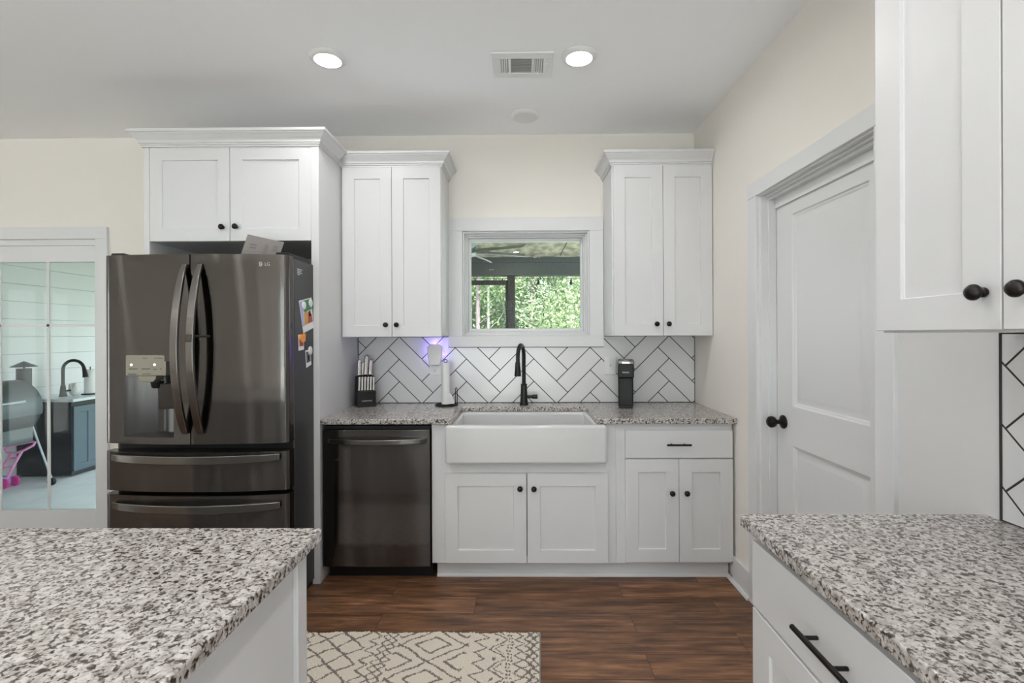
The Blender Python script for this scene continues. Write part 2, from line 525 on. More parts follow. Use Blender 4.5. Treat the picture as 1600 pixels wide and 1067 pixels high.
def text(name, s, size, m, parent, loc, rot=(PI / 2, 0, 0), world=True, ext=0.0003):
    c = bpy.data.curves.new(name, 'FONT'); c.body = s; c.size = size; c.extrude = ext; c.align_x = 'CENTER'; c.align_y = 'CENTER'
    c.materials.append(M_[m])
    f_ = bpy.data.objects.new(name + '_font', c); COL.objects.link(f_)
    bpy.context.view_layer.update()
    me = bpy.data.meshes.new_from_object(f_.evaluated_get(bpy.context.evaluated_depsgraph_get()))
    bpy.data.objects.remove(f_); bpy.data.curves.remove(c)
    if not me.materials: me.materials.append(M_[m])
    o = bpy.data.objects.new(name, me); COL.objects.link(o); o.parent = parent
    o.location = (Vector(loc) - wloc(parent)) if world else Vector(loc)
    o.rotation_euler = rot
    return o


# ------------------------------------------------------------------ the room
D = 3.328          # back wall
XW = 1.197         # right wall
CE = 2.754         # ceiling
XL, YB = -6.0, -4.6

struct('floor', box(B(), XL, XW + 0.12, -0.70, D + 0.14, -0.05, 0), 'floor', 'dark brown wood-look plank floor running along the cabinets', 'floor')
struct('floor', box(B(), XL, XW + 0.12, YB, -0.70, -0.05, 0.004), 'carpet', 'unseen cream carpet added behind the kitchen to bounce light upward', 'floor')  # unseen pale floor, added to bounce light onto the kitchen ceiling
struct('ceiling', box(B(), XL - 0.12, XW + 0.12, YB - 0.12, D + 0.14, CE, CE + 0.1), 'ceil', 'smooth white painted ceiling with recessed lights', 'ceiling')
DX0, DX1, DZ1 = -4.85, -2.925, 2.052     # patio door opening
WX0, WX1, WZ0, WZ1 = -0.388, 0.476, 1.374, 2.088     # window opening
struct('wall_back', wall_holes(B(), 'x', XL - 0.12, XW + 0.12, 0, CE, D, D + 0.14, [(DX0, -0.0, DX1, DZ1), (WX0, WZ0, WX1, WZ1)]), 'wall', 'beige painted wall behind the sink and refrigerator', 'wall')
PY0, PY1, PZ1 = 1.642, 2.408, 2.040      # pantry door opening
struct('wall_right', wall_holes(B(), 'y', YB, D, 0, CE, XW, XW + 0.12, [(PY0 - .018, 0.0, PY1 + .018, PZ1 + .0295), (-4.3, 0.08, -1.3, 2.25)]), 'wall', 'beige painted wall holding the panelled white door', 'wall')
struct('wall_left', wall_holes(B(), 'y', YB, D, 0, CE, XL - 0.12, XL, [(0.2, 0.08, 1.1, 2.0)]), 'wall', 'beige wall far across the living area', 'wall')
struct('wall_rear', wall_holes(B(), 'x', XL - 0.12, XW + 0.12, 0, CE, YB - 0.12, YB, [(-2.2, 0.08, 0.8, 2.25)]), 'wall', 'beige wall opposite the sink wall', 'wall')


def added_window(name, axis, a0, z0, a1, z1, t, label):
    w = struct(name, label=label, cat='window', loc=((a0 + a1) / 2, t, z0) if axis == 'x' else (t, (a0 + a1) / 2, z0))
    f = B(); g = B()
    def bx(bm, p0, p1, q0, q1, s0, s1):
        if axis == 'x': box(bm, p0, p1, s0, s1, q0, q1)
        else: box(bm, s0, s1, p0, p1, q0, q1)
    for p0, p1, q0, q1 in ((a0, a0 + .05, z0, z1), (a1 - .05, a1, z0, z1), (a0 + .05, a1 - .05, z0, z0 + .05), (a0 + .05, a1 - .05, z1 - .05, z1), ((a0 + a1) / 2 - .03, (a0 + a1) / 2 + .03, z0 + .05, z1 - .05)):
        bx(f, p0, p1, q0, q1, t - .03, t + .03)
    bx(g, a0 + .05, (a0 + a1) / 2 - .03, z0 + .05, z1 - .05, t - .003, t + .003)
    bx(g, (a0 + a1) / 2 + .03, a1 - .05, z0 + .05, z1 - .05, t - .003, t + .003)
    obj('window_frame', f, 'trim', w, bevel=.004); obj('window_pane', g, 'glass', w)
    # daylight is sampled through the opening
    l = bpy.data.lights.new('window_portal', 'AREA'); l.shape = 'RECTANGLE'; l.size = a1 - a0; l.size_y = z1 - z0
    l.cycles.is_portal = True
    o = bpy.data.objects.new('window_portal', l); COL.objects.link(o)
    return o


p = added_window('fill_window_2', 'x', -2.2, 0.08, 0.8, 2.25, YB - 0.06, 'tall white framed window added in the unseen rear wall for fill daylight')  # unseen opening added to let soft fill daylight in from behind
p.location = (-0.7, YB - 0.13, 1.165); p.rotation_euler = (PI / 2, 0, 0)
p = added_window('fill_window_3', 'y', -4.3, 0.08, -1.3, 2.25, XW + 0.06, 'tall white framed window added in the unseen door wall to brighten the ceiling')  # added out of view so daylight reaches the ceiling
p.location = (XW + 0.13, -2.8, 1.165); p.rotation_euler = (PI / 2, 0, PI / 2)
p = added_window('fill_window_4', 'y', 0.2, 0.08, 1.1, 2.0, XL - 0.06, 'tall white framed window added in the unseen far wall for fill daylight')  # added out of view as one more source of daylight
p.location = (XL - 0.13, 0.65, 1.04); p.rotation_euler = (PI / 2, 0, -PI / 2)

# baseboard beside the base cabinets, with shoe moulding
bb = box(B(), XW - 0.014, XW, 2.515, 2.72, 0, 0.14); prism(bb, [(XW - 0.014, 0.0), (XW - 0.03, 0.0), (XW - 0.029, 0.008), (XW - 0.024, 0.015), (XW - 0.014, 0.019)], 'y', 2.515, 2.78)
struct('baseboard_right', bb, 'trim', 'white baseboard between the drawer cabinet and the panelled door', 'baseboard', bevel=.0015)

# window over the sink
w1 = struct('window_1', label='white framed window above the farmhouse sink looking onto a porch', cat='window', loc=(0.043, D, 1.297))
c = B()
CX0, CX1, CZ0, CZ1 = -0.488, 0.573, 1.297, 2.181
box(c, CX0, CX1, D - .021, D, WZ1 + .002, CZ1); box(c, CX0, WX0 - .002, D - .019, D, WZ0 - .002, WZ1 + .002); box(c, WX1 + .002, CX1, D - .019, D, WZ0 - .002, WZ1 + .002)
box(c, CX0, CX1, D - .019, D, CZ0, WZ0 - .002)
obj('window_casing', c, 'trim', w1, bevel=.0016)
c = B()
for k, (ins, y0, y1) in enumerate(((0.0, D - .004, D + .14), (0.010, D + .030, D + .14), (0.020, D + .055, D + .14))):
    x0, x1, z0, z1 = WX0 + ins, WX1 - ins, WZ0 + ins, WZ1 - ins; e = 0.010
    box(c, x0, x0 + e, y0, y1, z0, z1); box(c, x1 - e, x1, y0, y1, z0, z1); box(c, x0 + e, x1 - e, y0, y1, z1 - e, z1); box(c, x0 + e, x1 - e, y0, y1, z0, z0 + e)
obj('window_jamb', c, 'trim', w1, bevel=.002)
c = B()
x0, x1, z0, z1 = WX0 + .030, WX1 - .030, WZ0 + .030, WZ1 - .030
gx0, gx1, gz0, gz1 = -0.342, 0.431, 1.424, 2.037
box(c, x0, gx0, D + .085, D + .13, z0, z1); box(c, gx1, x1, D + .085, D + .13, z0, z1); box(c, gx0, gx1, D + .085, D + .13, gz1, z1); box(c, gx0, gx1, D + .085, D + .13, z0, gz0)
obj('sash', c, 'trim', w1, bevel=.003)
obj('glass', box(B(), gx0 - .005, gx1 + .005, D + .105, D + .111, gz0 - .005, gz1 + .005), 'glass', w1)

# patio door
d1 = struct('door_1', label='white patio door with gridded glass leading to the porch', cat='door', loc=(-3.9, D, 0))
c = B()
box(c, DX1, -2.842, D - .019, D, 0, DZ1 + .002); box(c, DX0 - .085, -2.842, D - .021, D, DZ1 + .002, 2.135); box(c, DX0 - .085, DX0, D - .019, D, 0, DZ1 + .002)
obj('door_casing', c, 'trim', d1, bevel=.0016)
c = B()
box(c, DX0 + .001, DX1 - .001, D - .005, D + .13, 2.012, DZ1 - .001); box(c, DX0 + .001, DX0 + .03, D, D + .13, 0, 2.012)
box(c, DX1 - .016, DX1 - .001, D - .004, D + .13, 0, 2.012); box(c, DX0 + .03, DX1 - .016, D, D + .13, 0.0, 0.03)
obj('door_frame', c, 'trim', d1, bevel=.002)


def patio_leaf(x0, x1, y, stile_r):
    f = B(); sl = .10
    box(f, x0, x0 + sl, y, y + .04, .03, 2.012); box(f, x1 - stile_r, x1, y, y + .04, .03, 2.012)
    box(f, x0 + sl, x1 - stile_r, y, y + .04, 1.899, 2.012); box(f, x0 + sl, x1 - stile_r, y, y + .04, .03, .172)
    lf = obj('door_leaf', f, 'trim', d1, bevel=.002)
    gx0, gx1 = x0 + sl, x1 - stile_r
    obj('glass', box(B(), gx0 - .004, gx1 + .004, y + .017, y + .023, .168, 1.903), 'glass', lf)
    mu = B()
    xs = []
    q = gx1 - .341
    while q > gx0 + .1: xs.append(q); q -= .341
    for q in xs: box(mu, q - .009, q + .009, y + .008, y + .016, .172, 1.899)
    for q in (1.459,): box(mu, gx0, gx1, y + .008, y + .0155, q - .0085, q + .0085)
    obj('muntin_grid', mu, 'trim', lf)


patio_leaf(-3.95, DX1 - .016, D + .005, .004)
patio_leaf(DX0 + .03, -3.85, D + .055, .10)

# pantry door (faces -x)
d2 = struct('door_2', label='white two-panel door with dark round knob beside the counter', cat='door', loc=(XW, (PY0 + PY1) / 2, 0))
c = B()
box(c, XW - .018, XW, PY1 + .017, 2.515, 0, 2.067); box(c, XW - .018, XW, 1.541, PY0 - .017, 0, 2.067); box(c, XW - .020, XW, 1.541, 2.515, 2.067, 2.142)
obj('door_casing', c, 'trim', d2, bevel=.0016)
c = B()
box(c, XW - .0045, XW + .119, PY1 - .002, PY1 + .0185, 0, PZ1 + .03); box(c, XW - .0045, XW + .119, PY0 - .0185, PY0 + .002, 0, PZ1 + .03); box(c, XW - .0045, XW + .119, PY0 + .002, PY1 - .002, PZ1 + .020, PZ1 + .03)
box(c, XW + .018, XW + .119, PY0 + .002, PY1 - .002, PZ1 + .010, PZ1 + .020)
obj('door_jamb', c, 'trim', d2, bevel=.0015)
c = B()
box(c, XW + .030, XW + .066, PY1 - .014, PY1 - .002, 0, PZ1 - .004); box(c, XW + .030, XW + .066, PY0 + .002, PY0 + .014, 0, PZ1 - .004)
box(c, XW + .034, XW + .066, PY0 + .002, PY1 - .002, PZ1 - .004, PZ1 + .010); box(c, XW + .058, XW + .066, PY0 + .014, PY1 - .014, 1.992, PZ1 - .004)
obj('door_stop', c, 'trim', d2, bevel=.001)
# leaf built facing -y then turned to face -x: local x -> -Y
ly0 = PY1 - .007; lw = ly0 - (PY0 + .007)
c = leaf_panel(B(), 0, .008, lw, 2.022, 0, .035, [(ly0 - 2.262, 1.042 - .008, ly0 - 1.764, 1.934 - .008), (ly0 - 2.262, .20, ly0 - 1.764, .858 - .008)],
               [(.005, .006), (.009, .007), (.016, .0125), (.020, .013), (.046, .004), (.048, .004)])
lf = obj('door_panel', c, 'trim', d2, world=False, bevel=.0008)
lf.location = Vector((XW + .068, ly0, 0)) - d2.location; lf.rotation_euler = (0, 0, -PI / 2)
k = lathe(B(), [(0, 0), (.031, 0), (.033, .004), (.031, .009), (.020, .015), (.011, .020), (.010, .034), (.014, .038), (.024, .046), (.028, .057), (.026, .069), (.017, .077), (0, .079)], (ly0 - 2.336, 0, .957), 'y', -1, 28)
kn = obj('door_knob', k, 'bronze', lf, world=False, smooth=True)

# painted board between door casing and backsplash
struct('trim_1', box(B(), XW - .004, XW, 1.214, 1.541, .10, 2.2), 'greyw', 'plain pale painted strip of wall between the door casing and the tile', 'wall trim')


# ------------------------------------------------------------------ herringbone backsplashes
def clip(poly, ax, lim, keep):
    out = []
    for i in range(len(poly)):
        a, b = poly[i], poly[(i + 1) % len(poly)]
        ia = (a[ax] - lim) * keep >= 0; ib = (b[ax] - lim) * keep >= 0
        if ia: out.append(a)
        if ia != ib:
            t = (lim - a[ax]) / (b[ax] - a[ax]); out.append((a[0] + (b[0] - a[0]) * t, a[1] + (b[1] - a[1]) * t))
    return out


def herring(rects, X0, Z0, place, th=.007, g=.0027, W=.1089):
    """white tiles with dark joints; rects = areas (x0,z0,x1,z1) in wall coordinates; place(x,z,d) -> world"""
    Lt = 3 * W; s = math.sqrt(.5)
    bm = B(); tiles = []
    for n in range(-40, 41):
        for b in range(-12, 13):
            ox, oz = n * W + b * Lt, n * W - b * Lt
            tiles.append((ox, oz, ox + Lt, oz + W)); tiles.append((ox - W, oz, ox, oz + Lt))
    b_ = .0032
    for x0, z0, x1, z1, cl in rects:
        tx0, tx1, tz0, tz1 = x0 + (b_ if 'l' in cl else 0), x1 - (b_ if 'r' in cl else 0), z0 + (b_ if 'b' in cl else 0), z1 - (b_ if 't' in cl else 0)
        for a, c, e, f in tiles:
            q = [((x - z) * s + X0, (x + z) * s + Z0) for x, z in ((a + g, c + g), (e - g, c + g), (e - g, f - g), (a + g, f - g))]
            for ax, lim, keep in ((0, tx0, 1), (0, tx1, -1), (1, tz0, 1), (1, tz1, -1)):
                q = clip(q, ax, lim, keep) if len(q) > 2 else q
            if len(q) < 3: continue
            area = abs(sum(q[i][0] * q[(i + 1) % len(q)][1] - q[(i + 1) % len(q)][0] * q[i][1] for i in range(len(q)))) / 2
            if area < 1e-6: continue
            V1 = [bm.verts.new(place(x, z, th)) for x, z in q]; V0 = [bm.verts.new(place(x, z, th - .0015)) for x, z in q]
            bm.faces.new(V1)
            for i in range(len(q)): bm.faces.new((V0[i], V0[(i + 1) % len(q)], V1[(i + 1) % len(q)], V1[i]))
        v = [bm.verts.new(place(x, z, th - .0012)) for x, z in ((x0, z0), (x1, z0), (x1, z1), (x0, z1))]
        bm.faces.new(v).material_index = 1
        w = [bm.verts.new(place(x, z, 0.0)) for x, z in ((x0, z0), (x1, z0), (x1, z1), (x0, z1))]
        bm.faces.new(w[::-1]).material_index = 1
        for i in range(4): bm.faces.new((v[i], v[(i + 1) % 4], w[(i + 1) % 4], w[i])).material_index = 1
    return bm


tag(obj('tile_backsplash', herring([(-1.1105, .9145, CX0, 1.369, 'lbt'), (CX0, .9145, CX1, CZ0 - .001, 'bt'), (CX1, .9145, XW - .002, 1.369, 'rbt')], -0.5964, 0.9844, lambda x, z, d: (x, D - .0012 - d * .83, z)), ['tile', 'grout']),
    'white herringbone tile backsplash with black grout behind the farmhouse sink', 'backsplash')
s2 = herring([(-1.209, .9145, 0.35, 1.379, 'bt')], -1.201 + .077, 1.2981 - .077, lambda x, z, d: (XW - .0012 - d * .83, -x, z))
box(s2, XW - .010, XW - .0012, 1.2085, 1.2135, .9145, 1.379, 1)
tag(obj('tile_backsplash', s2, ['tile', 'grout']), 'white herringbone tile backsplash on the door wall, above the near counter', 'backsplash')


# ------------------------------------------------------------------ cabinets
def knob(parent, x, yf, z, r=.0155):
    k = lathe(B(), [(0, 0), (.0075, 0), (.0095, .003), (.0095, .007), (.006, .010), (.0055, .013), (r * .8, .016), (r, .021), (r * .98, .026), (r * .75, .031), (r * .3, .0335), (0, .034)], (x, yf, z), 'y', -1, 22)
    return obj('knob', k, 'bronze', parent, smooth=True, world=False)


def pull(parent, x, yf, z, ln=.134):
    bm = B()
    tube(bm, [(x - ln / 2, yf - .030, z), (x + ln / 2, yf - .030, z)], .0058, 14)
    for s in (-1, 1): tube(bm, [(x + s * ln * .27, yf, z), (x + s * ln * .27, yf - .030, z)], .0042, 10)
    return obj('handle', bm, 'bronze', parent, bevel=.001, world=False, smooth=True)


SHK = [(.0012, .0085)]


def shaker(T, x, z, w, h, kn=None, fw=.0715, fz=.0715):
    d = obj('door', leaf_panel(B(), x, z, w, h, -.019, .019, [(fw, fz, w - fw, h - fz)], SHK), 'cab', T, bevel=.0012, world=False)
    if kn: knob(d, kn[0], -.019, kn[1])
    return d


def slab_drawer(T, x, z, w, h, hx=None, ln=.134):
    d = obj('drawer', box(B(), x, x + w, -.019, 0, z, z + h), 'cab', T, bevel=.0018, world=False)
    pull(d, x + w / 2 if hx is None else hx, -.019, z + h / 2, ln)
    return d


def crown_on(T, path, z):
    return obj('crown_molding', crown(B(), path, z), 'cab', T, bevel=.0008, world=False)


# wall cabinets (local x across, front faces -y, carcass front at y = 0)
T = thing('wall_cabinet', 'tall white two-door wall cabinet between the refrigerator and the window', 'cabinet', (-1.1105, 3.022, 1.370))
W = .6265; Dp = D - 3.022
obj('cabinet_body', box(B(), 0, W, 0, Dp - .0075, 0, 1.062), 'cab', T, bevel=.001, world=False)
shaker(T, .0125, 0, .3035, 1.055, (.2825, .0745)); shaker(T, .3185, 0, .304, 1.055, (.3495, .0745))
crown_on(T, [(0, 0), (W, 0), (W, Dp)], 1.060)
T = thing('wall_cabinet', 'tall white two-door wall cabinet in the corner above the coffee maker', 'cabinet', (.5755, 3.022, 1.370))
W = XW - .5755 - .003
obj('cabinet_body', box(B(), 0, W, 0, Dp - .0075, 0, 1.060), 'cab', T, bevel=.001, world=False)
shaker(T, .0075, 0, .305, 1.052, (.2685, .073)); shaker(T, .3150, 0, .3015, 1.052, (.3425, .073))
crown_on(T, [(0, Dp), (0, 0), (W, 0)], 1.055)

# cabinet over the refrigerator with its tall end panels
TF = 2.680
T = thing('refrigerator_cabinet', 'white two-door cabinet with tall end panels enclosing the refrigerator', 'cabinet', (-2.0625, TF + .021, 0))
Dp = D - TF - .021 - .001; W = .907
obj('cabinet_body', box(B(), .001, W - .001, 0, Dp, 1.9085, 2.432), 'cab', T, bevel=.001, world=False)
shaker(T, .001, 1.909, .4485, .522, (.4145, 1.984), .068, .070); shaker(T, .4525, 1.909, .4535, .522, (.4905, 1.986), .068, .070)
obj('end_panel', box(B(), -.0315, 0, -.021, Dp, 0, 2.432), 'cab', T, bevel=.001, world=False)
e = box(B(), W, W + .0425, -.021, Dp, .10, 2.432); box(e, W, W + .0425, -.021, .02, 0, .10); box(e, W + .004, W + .0425, .02, Dp, 0, .10)
obj('end_panel', e, 'cab', T, bevel=.001, world=False)
crown_on(T, [(-.0315, Dp), (-.0315, -.021), (W + .0425, -.021), (W + .0425, 2.9625 - TF - .021)], 2.432)

# base cabinet under the sink
BY = 2.703 + .019
T = thing('sink_base_cabinet', 'white base cabinet with two doors beneath the farmhouse sink', 'cabinet', (-.4975, BY, 0))
SW = .535 + .4975; Dp = D - BY - .012
c = B()
box(c, 0, .0835, 0, Dp, .098, .883); box(c, SW - .055, SW, 0, Dp, .098, .883); box(c, .0835, SW - .055, 0, .02, .60, .668); box(c, .0835, SW - .055, 0, Dp, .098, .115)
box(c, .0835, SW - .055, Dp - .012, Dp, .115, .883); box(c, .0835, SW - .055, 0, .018, .098, .135)
obj('cabinet_body', c, 'cab', T, bevel=.001, world=False)
shaker(T, .0765, .106, .4555, .500, (.4955, .5255)); shaker(T, .536, .106, .450, .500, (.573, .5245))
c = box(B(), .02, SW, .055, .075, 0, .098); prism(c, [(.055, 0), (.041, 0), (.042, .008), (.047, .015), (.055, .018)], 'x', .02, SW)
obj('toe_kick', c, 'cab', T, world=False)
# drawer cabinet in the corner
T = thing('drawer_base_cabinet', 'white base cabinet with one drawer over two doors in the corner', 'cabinet', (.5355, BY, 0))
W = XW - .5355 - .012
obj('cabinet_body', box(B(), 0, W, 0, Dp, .098, .883), 'cab', T, bevel=.001, world=False)
slab_drawer(T, .0495, .6915, .596, .1545, .3405)
shaker(T, .0495, .112, .2965, .571, (.3045, .499)); shaker(T, .3485, .112, .297, .571, (.3855, .499))
c = box(B(), 0, W, .055, .075, 0, .098); prism(c, [(.055, 0), (.041, 0), (.042, .008), (.047, .015), (.055, .018)], 'x', 0, W)
obj('toe_kick', c, 'cab', T, world=False)

# cabinets along the right wall: local x runs towards the camera (-Y), front faces -X
T = thing('wall_cabinet', 'white wall cabinet with round bronze knobs hanging over the near counter', 'cabinet', (.886, 1.190, 1.380), -PI / 2)
obj('cabinet_body', box(B(), 0, 1.24, 0, XW - .886 - .011, 0, 1.05), 'cab', T, bevel=.001, world=False)
for i, (x, kx) in enumerate(((.002, .279), (.312, .356), (.622, .899), (.932, .976))):
    shaker(T, x, .005, .306, 1.040, (kx, .0745), .0765, .0715)
crown_on(T, [(0, XW - .886), (0, 0), (1.24, 0)], 1.05)
T = thing('drawer_base_cabinet', 'white base cabinet with wide drawer beneath the near granite counter', 'cabinet', (.609, 1.2415, 0), -PI / 2)
W = 1.30
c = box(B(), 0, W, 0, XW - .609 - .006, .098, .883); box(c, .03, W, .065, .08, 0, .098)
obj('cabinet_body', c, 'cab', T, bevel=.001, world=False)
slab_drawer(T, .001, .6925, .630, .163, .316, .165)
slab_drawer(T, .6345, .6925, .630, .163)
for x, kx in ((.001, .283), (.318, .349), (.6345, .917), (.9515, .983)):
    shaker(T, x, .112, .314, .573, (kx, .6), .079, .0715)

# island
T = thing('kitchen_island', 'white panelled kitchen island carrying the near granite slab', 'kitchen island', (-1.5, .70, 0))
obj('cabinet_body', box(B(), -2.40, -.518, .26, 1.135, .0, .883), 'cab', T, bevel=.001)
c = B()
box(c, -.518, -.506, 1.095, 1.141, 0, .883)
obj('corner_post', c, 'cab', T, bevel=.0015)

# ------------------------------------------------------------------ granite tops
def slab(name, poly, label, z0=.884, z1=.914):
    o = obj(name, prism(B(), poly, 'z', z0, z1), 'granite', bevel=.004, seg=3)
    return tag(o, label, 'countertop')


slab('granite_countertop', [(-1.1105, 2.680), (-.375, 2.680), (-.375, 3.128), (.424, 3.128), (.424, 2.680), (XW - .001, 2.680), (XW - .001, D - .0005), (-1.1105, D - .0005)],
     'speckled granite countertop notched around the white farmhouse sink')
slab('granite_countertop', [(.567, -.12), (XW - .001, -.12), (XW - .001, 1.259), (.567, 1.259)], 'speckled granite countertop along the door wall under the near wall cabinet')
slab('granite_countertop', [(-2.75, .20), (-.480, .20), (-.480, 1.169), (-2.75, 1.169)], 'speckled granite island top in front of the refrigerator')

# ------------------------------------------------------------------ apron sink
T = thing('farmhouse_sink', 'white apron-front farmhouse sink set into the granite counter', 'sink', (.032, 2.9, .672))
sx0, sx1, sy0, sy1, sz0, sz1 = -.411, .475, 2.643, 3.172, .672, .8832
c = B()
ix0, ix1, iy0, iy1, iz = sx0 + .051, sx1 - .067, sy0 + .045, 3.113, sz0 + .03
o4 = [bm_ for bm_ in ((sx0, sy0), (sx1, sy0), (sx1, sy1), (sx0, sy1))]; i4 = [(ix0, iy0), (ix1, iy0), (ix1, iy1), (ix0, iy1)]
ob = [c.verts.new((x, y, sz0)) for x, y in o4]; ot = [c.verts.new((x, y, sz1)) for x, y in o4]
it = [c.verts.new((x, y, sz1)) for x, y in i4]; ib = [c.verts.new((x, y, iz)) for x, y in i4]
c.faces.new(ob[::-1]); c.faces.new(ib)
for k in range(4):
    n = (k + 1) % 4
    c.faces.new((ob[k], ob[n], ot[n], ot[k])); c.faces.new((ot[k], ot[n], it[n], it[k])); c.faces.new((it[k], it[n], ib[n], ib[k]))
obj('basin', c, 'porcelain', T, bevel=.015, seg=6)
obj('drain', lathe(B(), [(0, 0), (.056, 0), (.056, .003), (.045, .004), (.040, .001), (0, .001)], (.032, 2.93, iz), 'z', 1, 28), 'chrome', T, smooth=True)

# ------------------------------------------------------------------ faucet
T = thing('kitchen_faucet', 'matte black gooseneck faucet behind the farmhouse sink', 'faucet', (.027, 3.215, .914))
obj('base', lathe(B(), [(0, 0), (.030, 0), (.030, .006), (.027, .012), (.025, .03), (.0215, .09), (.020, .13), (.0215, .132), (.0215, .138), (.016, .142), (0, .142)], (.027, 3.215, .914), 'z', 1, 28), 'matteblk', T, smooth=True)
px, py = -.012 - .027, -.155
pts = [(.027, 3.215, 1.05), (.027, 3.215, 1.12), (.027, 3.215, 1.235)]
for k in range(1, 15):
    a = PI * k / 15
    f = (1 - math.cos(a)) / 2
    pts.append((.027 + px * f, 3.215 + py * f, 1.235 + .078 * math.sin(a)))
pts.append((.027 + px, 3.215 + py, 1.225)); pts.append((.027 + px, 3.215 + py, 1.20))
obj('spout', tube(B(), pts, .0125, 16), 'matteblk', T, smooth=True)
obj('spray_head', lathe(B(), [(0, 0), (.021, 0), (.0215, .005), (.019, .03), (.016, .07), (.0155, .085), (.012, .09), (0, .09)], (.027 + px - .001, 3.215 + py, 1.118), 'z', 1, 24), 'matteblk', T, smooth=True)
obj('lever', lathe(B(), [(0, .012), (.0105, .012), (.0105, .05), (.0135, .053), (.0145, .088), (.012, .09), (0, .09)], (.027, 3.215, .969), 'x', 1, 20), 'matteblk', T, smooth=True)

# ------------------------------------------------------------------ refrigerator
FX0, FX1, FE, FC = -2.057, -1.1425, 2.378, 2.338
XC = (FX0 + FX1) / 2; HW = (FX1 - FX0) / 2


def yf(x):
    t = (x - XC) / HW
    y = FC + (FE - FC) * t * t
    e = min(x - FX0, FX1 - x)
    if e < .022: y += .022 - math.sqrt(max(0, .022 ** 2 - (.022 - e) ** 2))
    return y


FR = thing('refrigerator', 'black stainless french-door refrigerator with water dispenser, beside the tall white panel', 'refrigerator', (XC, 2.8, 0))
body = box(B(), FX0 + .004, -1.146, 2.452, 3.26, .03, 1.772)
obj('body', body, 'fbody', FR, bevel=.003)
obj('gasket', box(B(), FX0 + .012, FX1 - .006, 2.438, 2.4525, .860, 1.765), 'gasket', FR)
obj('front_liner', box(B(), FX0 + .02, FX1 - .012, 2.446, 2.4525, .09, .860), 'blackp', FR)
c = B(); box(c, FX0 + .02, FX1 - .02, 2.47, 3.0, 0, .03); box(c, FX0 + .02, FX1 - .02, 2.44, 2.47, .02, .085)
obj('base_grille', c, 'blackp', FR)
for q in (FX1 - .075, FX0 + .01): obj('hinge_cover', box(B(), q, q + .065, 2.405, 2.62, 1.7725, 1.797), 'blackp', FR, bevel=.006)


def xs_between(a, b, extra=()):
    xs = {a, b, *extra}
    n = 26
    for i in range(n + 1): xs.add(a + (b - a) * i / n)
    for q in (FX0, FX1):
        for i in range(8):
            x = q + (1 if q == FX0 else -1) * .022 * (1 - math.cos(PI / 2 * i / 7))
            if a < x < b: xs.add(x)
    xs = sorted(xs); out = [xs[0]]
    for x in xs[1:]:
        if x - out[-1] > 4e-4: out.append(x)
        elif x in extra or x == b: out[-1] = x
    return out


def bow_door(bm, x0, x1, z0, z1, yb=2.437, hole=None, chamf=0.0):
    ex = (hole[0], hole[2]) if hole else ()
    xs = xs_between(x0, x1, ex); zs = [z0] + ([hole[1], hole[3]] if hole else []) + [z1]
    V = [[bm.verts.new((x, yf(x), z)) for z in zs] for x in xs]; Kb = [[bm.verts.new((x, yb, z)) for z in zs] for x in xs]
    n, m = len(xs) - 1, len(zs) - 1
    for i in range(n):
        for j in range(m):
            xm, zm = (xs[i] + xs[i + 1]) / 2, (zs[j] + zs[j + 1]) / 2
            if hole and hole[0] < xm < hole[2] and hole[1] < zm < hole[3]: continue
            bm.faces.new((V[i][j], V[i + 1][j], V[i + 1][j + 1], V[i][j + 1])); bm.faces.new((Kb[i][j], Kb[i][j + 1], Kb[i + 1][j + 1], Kb[i + 1][j]))
        bm.faces.new((V[i][0], Kb[i][0], Kb[i + 1][0], V[i + 1][0])); bm.faces.new((V[i][m], V[i + 1][m], Kb[i + 1][m], Kb[i][m]))
    for j in range(m):
        bm.faces.new((V[0][j], V[0][j + 1], Kb[0][j + 1], Kb[0][j])); bm.faces.new((V[n][j], Kb[n][j], Kb[n][j + 1], V[n][j + 1]))
    return bm


RX0, RX1, RZ0, RZ1 = -1.946, -1.684, .886, 1.2575
XS = -1.6005
dl = obj('door', bow_door(B(), FX0, XS - .003, .853, 1.7795, hole=(RX0, RZ0, RX1, RZ1)), 'steel', FR, smooth=True)
dr = obj('door', bow_door(B(), XS + .003, FX1, .853, 1.7795), 'steel', FR, smooth=True)


def fr_handle(door, xc, btn):
    pts, wx, wn = [], [], []
    n = 22
    for i in range(n + 1):
        t = i / n; z = 1.728 - t * (1.728 - .908)
        s = math.sin(PI * t)
        y = yf(xc) - .004 - .078 * (s ** 0.75 if s > 0 else 0)
        pts.append((xc, y, z)); wx.append(.012 + .006 * min(1, 6 * t, 6 * (1 - t) + .6)); wn.append(.008)
    h = obj('handle', sweep(B(), pts, wx, wn), 'steelh', door, bevel=.003)
    if btn:
        b = box(B(), xc - .014, xc + .012, yf(xc) - .0935, yf(xc) - .080, 1.352, 1.388)
        obj('latch_button', b, 'steel', h, bevel=.002)
        b = tube(B(), [(xc + .012, yf(xc) - .072, 1.378), (xc + .045, yf(xc) - .006, 1.378)], .006, 8)
        obj('latch_pin', b, 'blackp', h)
    return h


fr_handle(dl, -1.6225, False); fr_handle(dr, -1.5480, True)
